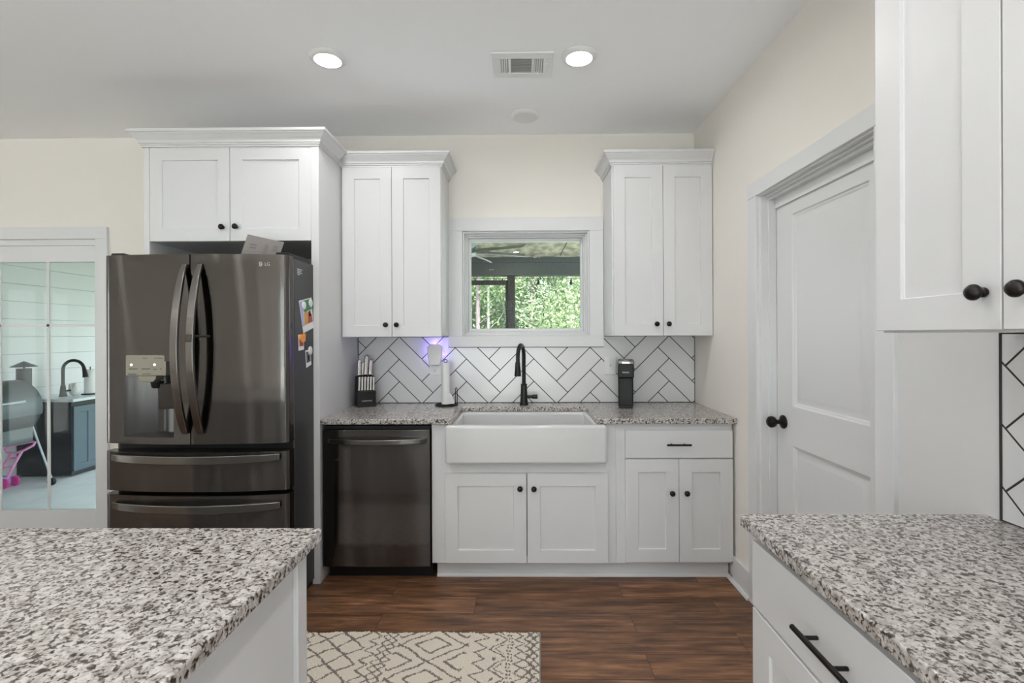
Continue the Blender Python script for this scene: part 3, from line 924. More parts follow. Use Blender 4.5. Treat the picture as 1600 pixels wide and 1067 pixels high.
# dispenser
RB = 2.432
c = B()
pl = [(RX0, yf(RX0)), (RX0 + .03, yf(RX0) + .030), (RX0 + .075, RB - .028), (RX0 + .115, RB - .008), (RX0 + .14, RB - .002), (RX0 + .17, RB - .012), (RX0 + .20, RB - .030), (RX1, RB - .034), (RX1, yf(RX1))]
lo = [c.verts.new((x, y, RZ0 + (.014 if 0 < i < len(pl) - 1 else 0))) for i, (x, y) in enumerate(pl)]; hi = [c.verts.new((x, y, RZ1)) for x, y in pl]
for i in range(len(pl) - 1): c.faces.new((lo[i], lo[i + 1], hi[i + 1], hi[i]))
c.faces.new(lo); c.faces.new(hi)
dp = obj('dispenser', c, 'disp', dl, smooth=True)
ypan = yf(-1.82) - .006
pan = obj('control_panel', box(B(), -1.9215, -1.7245, ypan, ypan + .05, 1.187, 1.288), 'dpanel', dp, bevel=.003)
pan['label'] = 'pale metallic control panel'
c = prism(B(), [(-1.866, 1.187), (-1.776, 1.187), (-1.779, 1.170), (-1.792, 1.157), (-1.850, 1.157), (-1.863, 1.170)], 'y', ypan + .006, ypan + .05)
obj('spout_cover', c, 'dpanel', dp, bevel=.002)
c = lathe(B(), [(.028, 0), (.024, -.028), (.018, -.034), (0, -.034)], (-1.80, ypan + .045, 1.157), 'z', 1, 18)
obj('nozzle', c, 'blackp', dp, smooth=True)
c = B()
prism(c, [(2.374, 1.145), (2.388, 1.145), (2.404, 1.020), (2.392, 1.018)], 'x', -1.792, -1.706)
obj('paddle', c, 'disp', dp, bevel=.004)
for x0, x1, z in ((-1.838, -1.812, 1.2735), (-1.780, -1.737, 1.2735), (-1.905, -1.860, 1.221), (-1.842, -1.80, 1.221), (-1.785, -1.768, 1.219), (-1.752, -1.742, 1.221), (-1.908, -1.868, 1.1955), (-1.838, -1.80, 1.1965)):
    x = x0; c = B()
    while x < x1 - .002:
        w_ = random.uniform(.002, .0045); box(c, x, min(x + w_, x1), ypan - .0005, ypan + .001, z - .0022, z + .0022); x += w_ + .0012
    obj('button_lettering', c, 'ink', pan)
for x in (-1.893, -1.779):
    c = lathe(B(), [(0, 0), (.0055, 0), (.0055, .001), (0, .001)], (x, ypan, 1.241), 'y', -1, 16)
    obj('indicator_light', c, 'led', pan)
# logo
lg = lathe(B(), [(0, 0), (.0115, 0), (.0115, .0008), (0, .0008)], (-1.268, yf(-1.268), 1.731), 'y', -1, 24)
lg = obj('logo', lg, 'silver', dr)
c = B()
tube(c, [(-1.268 + .0078 * math.cos(a), yf(-1.268) - .0012, 1.731 + .0078 * math.sin(a)) for a in np.linspace(.0, 1.75 * PI, 22)], .0007, 6)
box(c, -1.2695, -1.2675, yf(-1.268) - .0014, yf(-1.268) - .0008, 1.7275, 1.7365); box(c, -1.2675, -1.2645, yf(-1.268) - .0014, yf(-1.268) - .0008, 1.7275, 1.7290)
obj('emblem', c, 'blackp', lg)
text('lettering', 'LG', .023, 'silver', lg, (-1.235, yf(-1.235) - .001, 1.7305), (PI / 2, 0, .05))
# freezer drawers
def fdrawer(z0, z1, hz):
    d = obj('drawer', bow_door(B(), FX0, FX1, z0, z1), 'steel', FR, smooth=True)
    pts, wx, wn = [], [], []
    n = 24
    for i in range(n + 1):
        t = i / n; x = -2.002 + t * (2.002 - 1.178)
        s = math.sin(PI * t)
        pts.append((x, yf(x) - .010 - .040 * (s ** .6 if s > 0 else 0), hz)); wx.append(.0195 - .004 * (abs(2 * t - 1) ** 6)); wn.append(.008)
    obj('handle', sweep(B(), pts, wx, wn, (0, 0, 1)), 'steelh', d, bevel=.003)
    return d


fdrawer(.621, .812, .787); fdrawer(.095, .600, .552)
# service label on the side panel
c = B()
for r_, (y, ln) in enumerate(((2.487, .06), (2.487, .045), (2.487, .052), (2.49, .02))):
    y0 = y
    while y0 < y + ln:
        q = random.uniform(.003, .008); box(c, -1.146, -1.1455, y0, y0 + q, 1.722 - r_ * .009, 1.7265 - r_ * .009); y0 += q + .0015
obj('printed_label', c, 'lite', FR)

# card lying on top of the refrigerator, tilted up
c = B()
q = [(-1.4397, 2.53, 1.785), (-1.241, 2.53, 1.785), (-1.2195, 2.515, 1.866), (-1.4095, 2.50, 1.909)]
# raise the foot of the card from the fridge top
q = [(-1.4560, 2.50, 1.774), (-1.2500, 2.50, 1.774), (-1.2201, 2.50, 1.8638), (-1.4092, 2.50, 1.9072)]
prism(c, [(a[0], a[2]) for a in q], 'y', 2.500, 2.502)
cd = tag(obj('paper_card', c, 'card'), 'grey printed card standing on top of the refrigerator', 'paper')
def onq(u, v):
    a, b, d_, e_ = [Vector(t) for t in q]
    return (a * (1 - u) + b * u) * (1 - v) + (e_ * (1 - u) + d_ * u) * v
for u0, u1, vs in ((.14, .36, (.62, .66, .54, .50)), (.52, .66, (.72, .64, .56, .48, .40, .32)), (.74, .92, (.70, .62, .54, .46))):
    c = B()
    for v in vs:
        a, b = onq(u0 + random.uniform(0, .03), v), onq(u1 - random.uniform(0, .05), v)
        sweep(c, [(a.x, 2.4997, a.z), (b.x, 2.4997, b.z)], .0011, .0004, (0, 0, 1))
    obj('lettering', c, 'ink', cd)


# photos and magnets on the side of the refrigerator (plane x = -1.146)
SX = -1.146
def side_poly(bm, pts, d0, d1, mi=0):
    prism(bm, pts, 'x', SX + d0, SX + d1, mi)


M_['p_green'] = mat('print_green', (0.03, 0.22, 0.10), .4); M_['p_red'] = mat('print_red', (0.42, 0.06, 0.03), .4); M_['p_gold'] = mat('print_gold', (0.62, 0.33, 0.06), .4)
M_['p_lilac'] = mat('print_lilac', (0.42, 0.40, 0.66), .4); M_['p_orange'] = mat('orange_magnet', (0.85, 0.30, 0.03), .4); M_['p_brown'] = mat('print_brown', (0.16, 0.05, 0.03), .4); M_['p_grey'] = mat('print_grey', (0.10, 0.10, 0.11), .4)


def quad_uv(P, u, v):
    a, b, c_, d_ = P
    return tuple((a[k] * (1 - u) + b[k] * u) * (1 - v) + (d_[k] * (1 - u) + c_[k] * u) * v for k in (0, 1))


def print_on(name, P, label, patches, cat='photo'):
    T = thing(name, label, cat, (SX, sum(p_[0] for p_ in P) / 4, min(p_[1] for p_ in P)))
    bm = B(); side_poly(bm, P, 0.0002, .0010); obj('paper', bm, 'white', T)
    for nm, mt, uvs in patches:
        bm = B(); side_poly(bm, [quad_uv(P, *t) for t in uvs], .0010, .0014); obj(nm, bm, mt, T)
    return T


P1 = [(2.5534, 1.3914), (2.6812, 1.4238), (2.6560, 1.5898), (2.5029, 1.5607)]      # bottom-near, bottom-far, top-far, top-near
print_on('photo_print', P1, 'large colour photo print with green top held by round magnets on the refrigerator side',
         [('green_area', 'p_green', [(.30, .62), (.95, .62), (.97, .97), (.30, .97)]), ('lilac_area', 'p_lilac', [(.02, .20), (.18, .20), (.28, .96), (.02, .96)]),
          ('gold_area', 'p_gold', [(.20, .22), (.52, .22), (.60, .52), (.50, .66), (.28, .60)]), ('red_area', 'p_red', [(.52, .22), (.96, .22), (.90, .45), (.62, .62)]),
          ('brown_area', 'p_brown', [(.66, .42), (.84, .42), (.82, .60), (.70, .60)])])
P2 = [(2.4985, 1.302), (2.5601, 1.306), (2.5601, 1.385), (2.4945, 1.385)]
print_on('photo_print', P2, 'small instant photo under the orange magnet on the refrigerator side',
         [('red_area', 'p_red', [(.15, .25), (.9, .25), (.9, .6), (.15, .6)]), ('brown_area', 'p_brown', [(.15, .6), (.5, .6), (.5, .85), (.15, .85)])])
P3 = [(2.588, 1.207), (2.651, 1.221), (2.640, 1.305), (2.576, 1.300)]
print_on('photo_print', P3, 'small black and white instant photo, lowest on the refrigerator side',
         [('grey_area', 'p_grey', [(.10, .25), (.92, .25), (.92, .9), (.10, .9)]), ('pale_area', 'lite', [(.40, .35), (.66, .40), (.52, .72), (.34, .6)])])


def magnet(y, z, r, label, m='white', d=.0015):
    tag(obj('magnet', lathe(B(), [(0, 0), (r, 0), (r, .004), (r * .85, .0055), (0, .0055)], (SX + d, y, z), 'x', 1, 24), m, smooth=True), label, 'magnet', 'refrigerator magnets')


magnet(2.557, 1.5395, .0215, 'white round magnet on the large photo, nearer the refrigerator door')
magnet(2.640, 1.5580, .0215, 'white round magnet on the large photo, nearer the tall panel')
magnet(2.632, 1.298, .0230, 'white round magnet over the black and white photo')
bm = B(); side_poly(bm, [(2.500, 1.362), (2.515, 1.350), (2.540, 1.342), (2.565, 1.352), (2.568, 1.388), (2.548, 1.394), (2.530, 1.380), (2.515, 1.388)], .0014, .008)
tag(obj('magnet', bm, 'p_orange', bevel=.002), 'orange figure-shaped magnet over the small instant photo', 'magnet', 'refrigerator magnets')

# ------------------------------------------------------------------ dishwasher
T = thing('dishwasher', 'black stainless dishwasher with curved bar handle under the granite counter', 'dishwasher', (-.803, 2.7, 0))
dx0, dx1 = -1.1065, -.5000
obj('body', box(B(), dx0 + .004, dx1 - .002, 2.735, 3.26, .10, .872), 'blackp', T)
obj('toe_kick', box(B(), dx0 + .01, dx1 - .002, 2.775, 2.80, .0, .10), 'blackp', T)
obj('control_strip', box(B(), dx0 + .004, dx1 - .003, 2.712, 2.735, .8545, .872), 'blackp', T)
c = B()
n = 24; xs = [dx0 + .002 + (dx1 - dx0 - .004) * i / n for i in range(n + 1)]
def ydw(x):
    t = 2 * (x - dx0) / (dx1 - dx0) - 1
    return 2.690 + .006 * t * t
V = [[c.verts.new((x, ydw(x), z)) for z in (.0885, .8525)] + [c.verts.new((x, 2.734, z)) for z in (.0885, .8525)] for x in xs]
for a, b in zip(V, V[1:]):
    c.faces.new((a[0], b[0], b[1], a[1])); c.faces.new((a[2], a[3], b[3], b[2])); c.faces.new((a[0], a[2], b[2], b[0])); c.faces.new((a[1], b[1], b[3], a[3]))
c.faces.new((V[0][0], V[0][1], V[0][3], V[0][2])); c.faces.new((V[-1][0], V[-1][2], V[-1][3], V[-1][1]))
dd = obj('door', c, 'steel', T, bevel=.003, smooth=True)
pts, wx, wn = [], [], []
for i in range(25):
    t = i / 24; x = -1.066 + t * (1.066 - .524); s = math.sin(PI * t)
    pts.append((x, ydw(x) - .004 - .052 * (s ** .6 if s > 0 else 0), .794)); wx.append(.0135); wn.append(.007)
obj('handle', sweep(B(), pts, wx, wn, (0, 0, 1)), 'steelh', dd, bevel=.003)

# ------------------------------------------------------------------ counter things
# knife block (turned towards the room)
KA = math.radians(27)
KB = thing('knife_block', 'black knife block with steel-handled knives on the counter beside the tall panel', 'knife block', (-1.045, 3.112, .914), KA)
c = B()
prism(c, [(.0, .0), (.145, .0), (.140, .012), (.115, .197), (.062, .197), (.052, .104), (.0, .102)], 'x', 0, .115)
obj('block', c, 'blackp', KB, bevel=.003, world=False)
c = B()
box(c, .04, .062, 0, 0, 0, 0) if False else None
text('lettering', 'FARBERWARE', .0105, 'lite', KB, (.0575, -.0006, .040), (PI / 2, 0, 0), world=False, ext=.0002)


def knife(x, y, z, ln, w, d, lean, splay, label, group, name='steak_knife'):
    bm = B()
    n = 8; rings = []
    prof = [(0, .85), (.06, .95), (.25, .88), (.55, .92), (.82, 1.0), (.94, 1.05), (1.0, .8)]
    pts = []
    for t, s in prof:
        pts.append(((t * ln * math.sin(splay), t * ln * math.sin(lean), t * ln * math.cos(lean)), s))
    sweep(bm, [p_[0] for p_ in pts], [w * p_[1] for p_ in pts], [d * p_[1] for p_ in pts], (1, 0, 0))
    o = obj(name, bm, 'silver', None, bevel=min(w, d) * .45, seg=3)
    # place in the block's frame
    ca, sa = math.cos(KA), math.sin(KA)
    # obj() moved the origin to the base centre; rotate about z and set the location from block coordinates
    off = o.location.copy()
    lx, ly, lz = x + off.x, y + off.y, z + off.z
    o.location = (-1.045 + lx * ca - ly * sa, 3.112 + lx * sa + ly * ca, .914 + lz); o.rotation_euler = (0, 0, KA)
    tag(o, label, 'knife', group)


ORD = ['first', 'second', 'third', 'fourth', 'fifth', 'last']
for i in range(6):
    knife(.0125 + i * .0182, .026, .1025, .094, .0074, .0085, .13, .05, f'steel-handled steak knife, {ORD[i]} in the front row of the block counting from the tall panel', 'steak knives in the block')
knife(.022, .082, .1975, .108, .0125, .0125, .12, .02, 'large steel knife handle in the back row, closest to the tall panel', 'large knives in the block', 'kitchen_knife')
knife(.043, .098, .1975, .092, .0100, .0115, .12, .10, 'slim steel knife handle in the back row, beside the one closest to the panel', 'large knives in the block', 'kitchen_knife')
knife(.064, .090, .1975, .138, .0135, .0135, .12, .08, 'tallest steel knife handle in the middle of the knife block', 'large knives in the block', 'kitchen_knife')
knife(.092, .090, .1975, .108, .0130, .0130, .12, .10, 'steel knife handle in the back row on the window side', 'large knives in the block', 'kitchen_knife')

# paper towel holder and roll
tcx, tcy = -.4915, 3.205
T = thing('paper_towel_holder', 'dark wire paper towel holder on the counter near the faucet', 'paper towel holder', (tcx, tcy, .914))
c = B()
tube(c, [(tcx + .073 * math.cos(a) + .005, tcy + .073 * math.sin(a), .919) for a in np.linspace(0, 2 * PI, 33)[:-1]], .005, 10, closed=True)
tube(c, [(tcx - .068, tcy, .918), (tcx + .078, tcy, .918)], .004, 8)
obj('base', c, 'bronze', T, smooth=True)
tube_pts = [(tcx, tcy, .918), (tcx, tcy, 1.199)]
pole = tube(B(), tube_pts, .0035, 8)
tube(pole, [(tcx + .0105 * math.cos(a), tcy, 1.2085 + .0105 * math.sin(a)) for a in np.linspace(-PI / 2, 1.5 * PI, 20)[:-1]], .0024, 8, closed=True)
obj('pole', pole, 'bronze', T, smooth=True)
arm = tube(B(), [(tcx + .064, tcy, .92), (tcx + .064, tcy, 1.015)] + [(tcx + .070 - .006 * math.cos(a), tcy, 1.015 + .016 * math.sin(a)) for a in np.linspace(.3, PI - .3, 8)] + [(tcx + .076, tcy, 1.015), (tcx + .076, tcy, .92)], .0026, 8)
obj('tension_arm', arm, 'bronze', T, smooth=True)
c = B()
lathe(c, [(.0215, 0), (.0285, 0), (.0285, .272), (.0215, .272)], (tcx, tcy, .924), 'z', 1, 32)
R = thing('paper_towel_roll', 'nearly used white paper towel roll on the dark wire holder indoors', 'paper towels', (tcx, tcy, .924))
obj('roll', c, 'paper', R, smooth=True)
c = B(); pts0 = []
for j, (z, sp) in enumerate(((.926, .030), (.950, .026), (.975, .014), (.995, .003))):
    row = []
    for i in range(8):
        t = i / 7
        a = -.9 + t * .9
        rr = .0292 + sp * t * t
        row.append(c.verts.new((tcx + rr * math.cos(a), tcy + rr * math.sin(a), z)))
    pts0.append(row)
for a, b in zip(pts0, pts0[1:]):
    for i in range(7): c.faces.new((a[i], a[i + 1], b[i + 1], b[i]))
obj('loose_sheet', c, 'paper', R, smooth=True)

# outlet, plug-in light trap, switch
def outlet(cx, cz, label):
    T = thing('outlet', label, 'electrical outlet', (cx, D - .007, cz - .058))
    obj('cover_plate', box(B(), cx - .037, cx + .037, D - .0125, D - .007, cz - .058, cz + .058), 'white', T, bevel=.003)
    for s in (-1, 1):
        k = obj('socket', prism(B(), [(cx + .017 * math.cos(a), cz + s * .0215 + .0145 * math.sin(a)) for a in np.linspace(0, 2 * PI, 17)[:-1]], 'y', D - .0140, D - .0125), 'white', T)
        sl = B(); box(sl, cx - .0085, cx - .0065, D - .0143, D - .0139, cz + s * .0215 - .001, cz + s * .0215 + .008); box(sl, cx + .0065, cx + .0085, D - .0143, D - .0139, cz + s * .0215 - .001, cz + s * .0215 + .007)
        lathe(sl, [(0, 0), (.003, 0), (.003, .0004), (0, .0004)], (cx, D - .0139, cz + s * .0215 - .008), 'y', -1, 10)
        obj('slot', sl, 'ink', k)


outlet(-.582, 1.163, 'white wall outlet behind the plug-in violet light')
T = thing('plug_in_light', 'white plug-in device glowing violet above the paper towel roll', 'plug-in light', (-.575, D - .04, 1.176))
hexp = [(-.604, 1.178), (-.606, 1.176), (-.541, 1.176), (-.532, 1.190), (-.524, 1.262), (-.5245, 1.302), (-.548, 1.318), (-.600, 1.3185), (-.6235, 1.303), (-.6245, 1.262), (-.612, 1.190)]
hexp = hexp[1:]
c = B()
n = len(hexp); cxm = -.575; czm = 1.25
A = [c.verts.new((x, D - .048, z)) for x, z in hexp]; Bq = [c.verts.new((x, D - .064, z)) for x, z in hexp]
Cq = [c.verts.new((cxm + (x - cxm) * .93, D - .070, czm + (z - czm) * .95)) for x, z in hexp]
c.faces.new(A); c.faces.new(Cq)
for i in range(n):
    c.faces.new((A[i], A[(i + 1) % n], Bq[(i + 1) % n], Bq[i])); c.faces.new((Bq[i], Bq[(i + 1) % n], Cq[(i + 1) % n], Cq[i]))
obj('shield', c, 'white', T, bevel=.002)
obj('plug', box(B(), -.597, -.553, D - .048, D - .0145, 1.172, 1.215), 'white', T, bevel=.004)
obj('lamp_tube', tube(B(), [(-.61, D - .038, 1.285), (-.54, D - .038, 1.285)], .005, 10), 'uv', T)
for (x, z, e) in ((-.575, 1.316, .14), (-.620, 1.25, .05), (-.529, 1.25, .05)):
    l = bpy.data.lights.new('violet_lamp', 'POINT'); l.energy = e; l.color = (.26, .17, 1.0); l.shadow_soft_size = .008
    lo_ = bpy.data.objects.new('violet_lamp', l); COL.objects.link(lo_); lo_.location = Vector((x, D - .036, z)) - T.location; lo_.parent = T
T = thing('light_switch', 'white wall switch plate just behind the coffee maker', 'light switch', (.618, D - .007, 1.1055))
obj('cover_plate', box(B(), .5785, .657, D - .0125, D - .007, 1.1055, 1.2305), 'white', T, bevel=.003)
c = prism(B(), [(D - .0125, 1.160), (D - .024, 1.172), (D - .022, 1.180), (D - .0125, 1.178)], 'x', .6135, .623)
obj('toggle', c, 'white', T, bevel=.001)

# coffee maker (turned slightly towards the room)
T = thing('coffee_maker', 'slim black single-serve coffee maker on the counter in the corner', 'coffee maker', (.676, 3.10, .914), -.21)
obj('body', box(B(), -.047, .0465, -.020, .185, .004, .194), 'blackp', T, bevel=.010, seg=4, world=False)
obj('drip_tray', box(B(), -.0435, .043, -.052, .0, 0, .016), 'blackp', T, bevel=.006, seg=3, world=False)
obj('head', box(B(), -.0495, .0505, -.050, .185, .1895, .276), 'blackp', T, bevel=.009, seg=4, world=False)
lid = obj('lid', box(B(), -.0505, .0525, -.047, .18, .274, .300), mat('grey_lid', (.16, .16, .16), .35, .5), T, bevel=.008, seg=3, world=False)
obj('lid_disc', lathe(B(), [(0, 0), (.030, 0), (.028, .004), (0, .005)], (.001, -.005, .299), 'z', 1, 28), 'silver', lid, smooth=True, world=False)
obj('front_ring', box(B(), -.022, .024, -.0485, -.046, .281, .294), 'silver', lid, bevel=.0009, world=False)
text('lettering', 'KEURIG', .0125, 'lite', T, (.0005, -.0508, .226), world=False)

# ------------------------------------------------------------------ ceiling fittings
def can_light(x, y, label, lit=True, group='recessed ceiling lights'):
    T = thing('recessed_light', label, 'ceiling light', (x, y, CE), 0, group)
    obj('trim_ring', lathe(B(), [(.066, .0), (.087, .0), (.088, .004), (.084, .011), (.074, .017), (.066, .017)], (x, y, CE), 'z', -1, 40), 'white', T, smooth=True)
    if lit:
        obj('lens', lathe(B(), [(.0665, .004), (.0665, .0165), (.050, .020), (0, .021)], (x, y, CE), 'z', -1, 40), 'lens', T, smooth=True)
        l = bpy.data.lights.new('lamp', 'AREA'); l.shape = 'DISK'; l.size = .13; l.energy = LAMP_W; l.color = (1.0, .995, .985); l.spread = math.radians(170)
        o = bpy.data.objects.new('lamp', l); COL.objects.link(o); o.parent = T; o.location = (0, 0, -.0225)
    else:
        obj('lens', lathe(B(), [(.0665, .006), (.052, .012), (.044, .006), (0, .006)], (x, y, CE), 'z', -1, 40), 'lensoff', T, smooth=True)


can_light(-.943, 2.386, 'lit recessed ceiling light in front of the refrigerator cabinet')
can_light(.299, 2.392, 'lit recessed ceiling light beside the ceiling vent')
can_light(.040, 3.034, 'unlit recessed ceiling light directly above the sink window', False)
for i, (x, y, lb) in enumerate(((-.943, 1.17, 'over the island edge nearest the refrigerator'), (.299, 1.17, 'over the aisle between island and door wall'), (-.943, -.05, 'over the near island edge'), (.299, -.05, 'over the near end of the aisle'),
                               (-2.18, -1.25, 'in the dining area behind the island'), (-2.18, -2.45, 'in the dining area near the rear window'), (-2.18, .40, 'added for fill over the middle of the island'), (.299, -1.6, 'added for fill in the dining area near the door wall'),
                               (-4.3, -1.25, 'added for fill in the living area, far wall side'), (-.6, -3.2, 'added for fill near the rear window facing the sink'), (-4.3, -3.2, 'added for fill near the rear windows, far corner'), (-4.3, 1.0, 'added for fill between the patio door and far wall'))):
    can_light(x, y, 'lit recessed ceiling light ' + lb)  # lamps labelled as fill are unseen ones added to brighten the kitchen

T = thing('ceiling_vent', 'white metal ceiling air vent with three louver sections', 'vent', (.019, 2.459, CE))
vx0, vx1, vy0, vy1 = -.131, .171, 2.35, 2.573
obj('duct_opening', box(B(), vx0 + .03, vx1 - .03, vy0 + .045, vy1 - .045, CE - .003, CE), 'ventgap', T)
c = B()
box(c, vx0, vx1, vy0, vy0 + .05, CE - .009, CE); box(c, vx0, vx1, vy1 - .04, vy1, CE - .009, CE); box(c, vx0, vx0 + .036, vy0 + .05, vy1 - .04, CE - .009, CE); box(c, vx1 - .042, vx1, vy0 + .05, vy1 - .04, CE - .009, CE)
box(c, -.052, -.038, vy0 + .05, vy1 - .04, CE - .009, CE); box(c, .066, .080, vy0 + .05, vy1 - .04, CE - .009, CE)
obj('frame', c, 'white', T, bevel=.002)
c = B()
for x in (-.0925, -.0815, -.0705, -.0595): box(c, x - .0028, x + .0028, vy0 + .05, vy1 - .04, CE - .008, CE - .003)
for x in (.0840, .0945, .1055, .1165, .1275): box(c, x - .0028, x + .0028, vy0 + .05, vy1 - .04, CE - .008, CE - .003)
for i in range(13):
    y = vy0 + .055 + i * .0102
    prism(c, [(y, CE - .008), (y + .006, CE - .003), (y + .0075, CE - .003), (y + .0015, CE - .008)], 'x', -.038, .066)
obj('slat', c, 'white', T)
obj('damper_lever', box(B(), .140, .145, 2.44, 2.475, CE - .018, CE - .009), 'white', T)

# ------------------------------------------------------------------ rug
def rug_dark(a, b):
    """a: distance from the end near the door wall, b: distance from the edge nearest the sink"""
    a = a + .004 * np.sin(b * 61 + a * 23) + .002 * np.sin(b * 173); b = b + .003 * np.sin(a * 47)
    per = 2.12
    a = np.where(a > per / 2, per - a, a)
    d = np.zeros(a.shape, bool)
    tri = lambda x, p: np.abs(((x / p) % 1.0) * 2 - 1)          # 1..0..1
    z = lambda c, amp, p, w, ph=0.0: np.abs(a - (c + amp * (tri(b + ph, p) - .5))) < w * 1.4
    for c, ph in ((.022, 0), (.040, .024), (.058, .0)): d |= z(c, .030, .048, .0042, ph)
    d |= z(.095, .036, .053, .0042)
    d |= ((np.abs(a - .128) < .004) | (np.abs(a - .141) < .004)) & (((b / .021) % 1) < .55)
    # triangles pointing away from the end
    t = ((b + .0675) / .125) % 1.0; h = np.abs(t - .5)
    tr = .222 - h * 2 * .075
    d |= (np.abs(a - tr) < .006) & (a > .15)
    d |= (np.abs(a - (tr - .026)) < .0042) & (a > .158) & (h < .30)
    d |= (np.abs(a - .198) < .006) & (np.abs(h - .5) < .07)
    d |= z(.262, .052, .072, .0046)
    # diamonds
    u, v = (a - .476) / .145, (b - .093) / .107
    inz = (a > .318) & (a < .634)
    for cu, cv in ((0, 0),):
        U = np.abs(((u + v) / 2 + .5) % 1 - .5); Vv = np.abs(((u - v) / 2 + .5) % 1 - .5)
        d |= inz & ((np.abs(U - .5) < .025) | (np.abs(Vv - .5) < .025))
        p_ = ((u + v) / 2 + .5) % 1 - .5; q_ = ((u - v) / 2 + .5) % 1 - .5
        mx = np.maximum(np.abs(p_), np.abs(q_))
        d |= inz & (np.abs(mx - .26) < .028)
    # braid band
    for c, ph in ((.655, 0.), (.675, .02), (.700, .0)): d |= z(c, .024, .042, .0038, ph)
    d |= z(.742, .044, .064, .0044)
    # lattice
    u, v = (a - .90) / .062, (b - .06) / .052
    inz = (a > .775) & (a < 1.02)
    p_ = ((u + v) / 2) % 1; q_ = ((u - v) / 2) % 1
    d |= inz & ((np.abs(p_ - .5) < .055) | (np.abs(q_ - .5) < .055))
    d |= z(1.045, .03, .05, .004)
    return d


rx1, ry1, rlen, rwid = .0914, 2.226, 2.12, .76
nx, ny = 620, 226
ax = np.linspace(0, rlen, nx); by = np.linspace(0, rwid, ny)
Aa, Bb = np.meshgrid(ax, by, indexing='ij')
edge = .004 * np.sin(Aa * 17) + .003 * np.sin(Aa * 41 + 1) + .002 * RNG.standard_normal(nx)[:, None]
fade = np.clip(1 - Bb / .05, 0, 1)
X = rx1 - .042 * Bb - Aa * .9996; Y = ry1 - Bb + edge * fade + .006 * Aa / rlen
hgt = .0105 + .0045 * RNG.random(Aa.shape)
hgt[0, :] = hgt[-1, :] = .001; hgt[:, 0] = hgt[:, -1] = .001
verts = np.stack([X, Y, hgt], -1).reshape(-1, 3)
ii, jj = np.meshgrid(np.arange(nx - 1), np.arange(ny - 1), indexing='ij')
i0 = (ii * ny + jj).ravel()
faces = np.stack([i0, i0 + 1, i0 + ny + 1, i0 + ny], -1)
me = bpy.data.meshes.new('rug')
me.vertices.add(len(verts)); me.vertices.foreach_set('co', verts.ravel())
me.loops.add(faces.size); me.loops.foreach_set('vertex_index', faces.ravel())
me.polygons.add(len(faces)); me.polygons.foreach_set('loop_start', np.arange(0, faces.size, 4)); me.polygons.foreach_set('loop_total', np.full(len(faces), 4))
am = (Aa[:-1, :-1] + ax[1] / 2); bm_ = (Bb[:-1, :-1] + by[1] / 2)
dk = rug_dark(am + .0012 * RNG.standard_normal(am.shape), bm_ + .0012 * RNG.standard_normal(am.shape))
mi = np.where(dk, 1, 0); mi[am < .006] = 2; mi[am > rlen - .006] = 2
me.polygons.foreach_set('material_index', mi.ravel().astype(np.int32))
me.update(calc_edges=True); me.validate()
for k_ in ('rugc', 'rugd', 'ruge'): me.materials.append(M_[k_])
me.transform(Matrix.Translation((1.0, -1.85, 0)))
rug = bpy.data.objects.new('runner_rug', me); COL.objects.link(rug); rug.location = (-1.0, 1.85, 0)
if me.polygons[0].normal.z < 0: me.flip_normals()
tag(rug, 'cream shaggy runner rug with brown geometric pattern on the plank floor', 'rug')

# ------------------------------------------------------------------ the porch
PZ = -.18
PXL, PYE = -5.60, 7.35
struct('porch_floor', box(B(), PXL - .2, 3.6, D + .14, PYE, PZ - .1, PZ), 'conc', 'pale concrete porch floor outside the patio door', 'porch floor')
c = B(); zb = PZ
sp = .196; z0 = 1.186 - 7 * sp
while z0 < 2.6:
    box(c, PXL - .02, PXL, D + .14, PYE, max(z0, PZ) + .003, min(z0 + sp, 2.6)); z0 += sp
box(c, PXL - .12, PXL - .02, D + .14, PYE, PZ, 2.6)
struct('wall_porch', c, 'ship', 'white shiplap porch wall behind the outdoor kitchen', 'wall', bevel=.002)
pc = B()
xx = .583 - 5 * 1.22
while xx < 3.6:
    box(pc, max(PXL - .1, xx), min(xx + 1.210, 3.6), D + .14, 7.02, 2.50, 2.55); xx += 1.22
box(pc, PXL - .12, 3.6, D + .14, 7.3, 2.55, 2.65)
struct('porch_ceiling', pc, 'pceil', 'brown plywood porch ceiling seen through the sink window', 'porch ceiling')
c = box(B(), PXL - .1, 3.6, 7.02, 7.20, 2.243, 2.43); box(c, PXL - .1, 3.6, 6.99, 7.22, 2.43, 2.50)
struct('porch_beam', c, 'beam', 'grey painted porch beam across the top of the view', 'beam', bevel=.004)


def porch_post(x, w, label):
    c = box(B(), x - w / 2, x + w / 2, 7.05, 7.05 + w, PZ, 2.243)
    o = struct('porch_post', c, 'post', label, 'post', bevel=.005)


porch_post(-.120, .108, 'dark square porch post framed by the sink window')
porch_post(-2.7, .105, 'dark square porch post towards the shiplap wall'); porch_post(2.8, .105, 'dark square porch post beyond the corner cabinet')
T = thing('screen_frame', 'dark wooden screen frame joined to the porch post', 'screen frame', (-1.4, 7.09, PZ))
obj('top_rail', box(B(), -2.64, -.174, 7.07, 7.12, 2.112, 2.178), 'post', T); obj('stile', box(B(), -.206, -.175, 7.07, 7.12, PZ, 2.112), 'post', T); obj('bottom_rail', box(B(), -2.64, -.206, 7.07, 7.12, PZ, PZ + .12), 'post', T)
T = thing('porch_light', 'lit round light in the porch ceiling seen through the sink window', 'ceiling light', (-.042, 6.52, 2.5))
obj('trim_ring', lathe(B(), [(.036, 0), (.048, 0), (.048, .006), (.036, .008)], (-.042, 6.52, 2.5), 'z', -1, 24), 'fan', T)
obj('lens', lathe(B(), [(.036, .002), (.036, .008), (0, .010)], (-.042, 6.52, 2.5), 'z', -1, 24), 'lens', T)
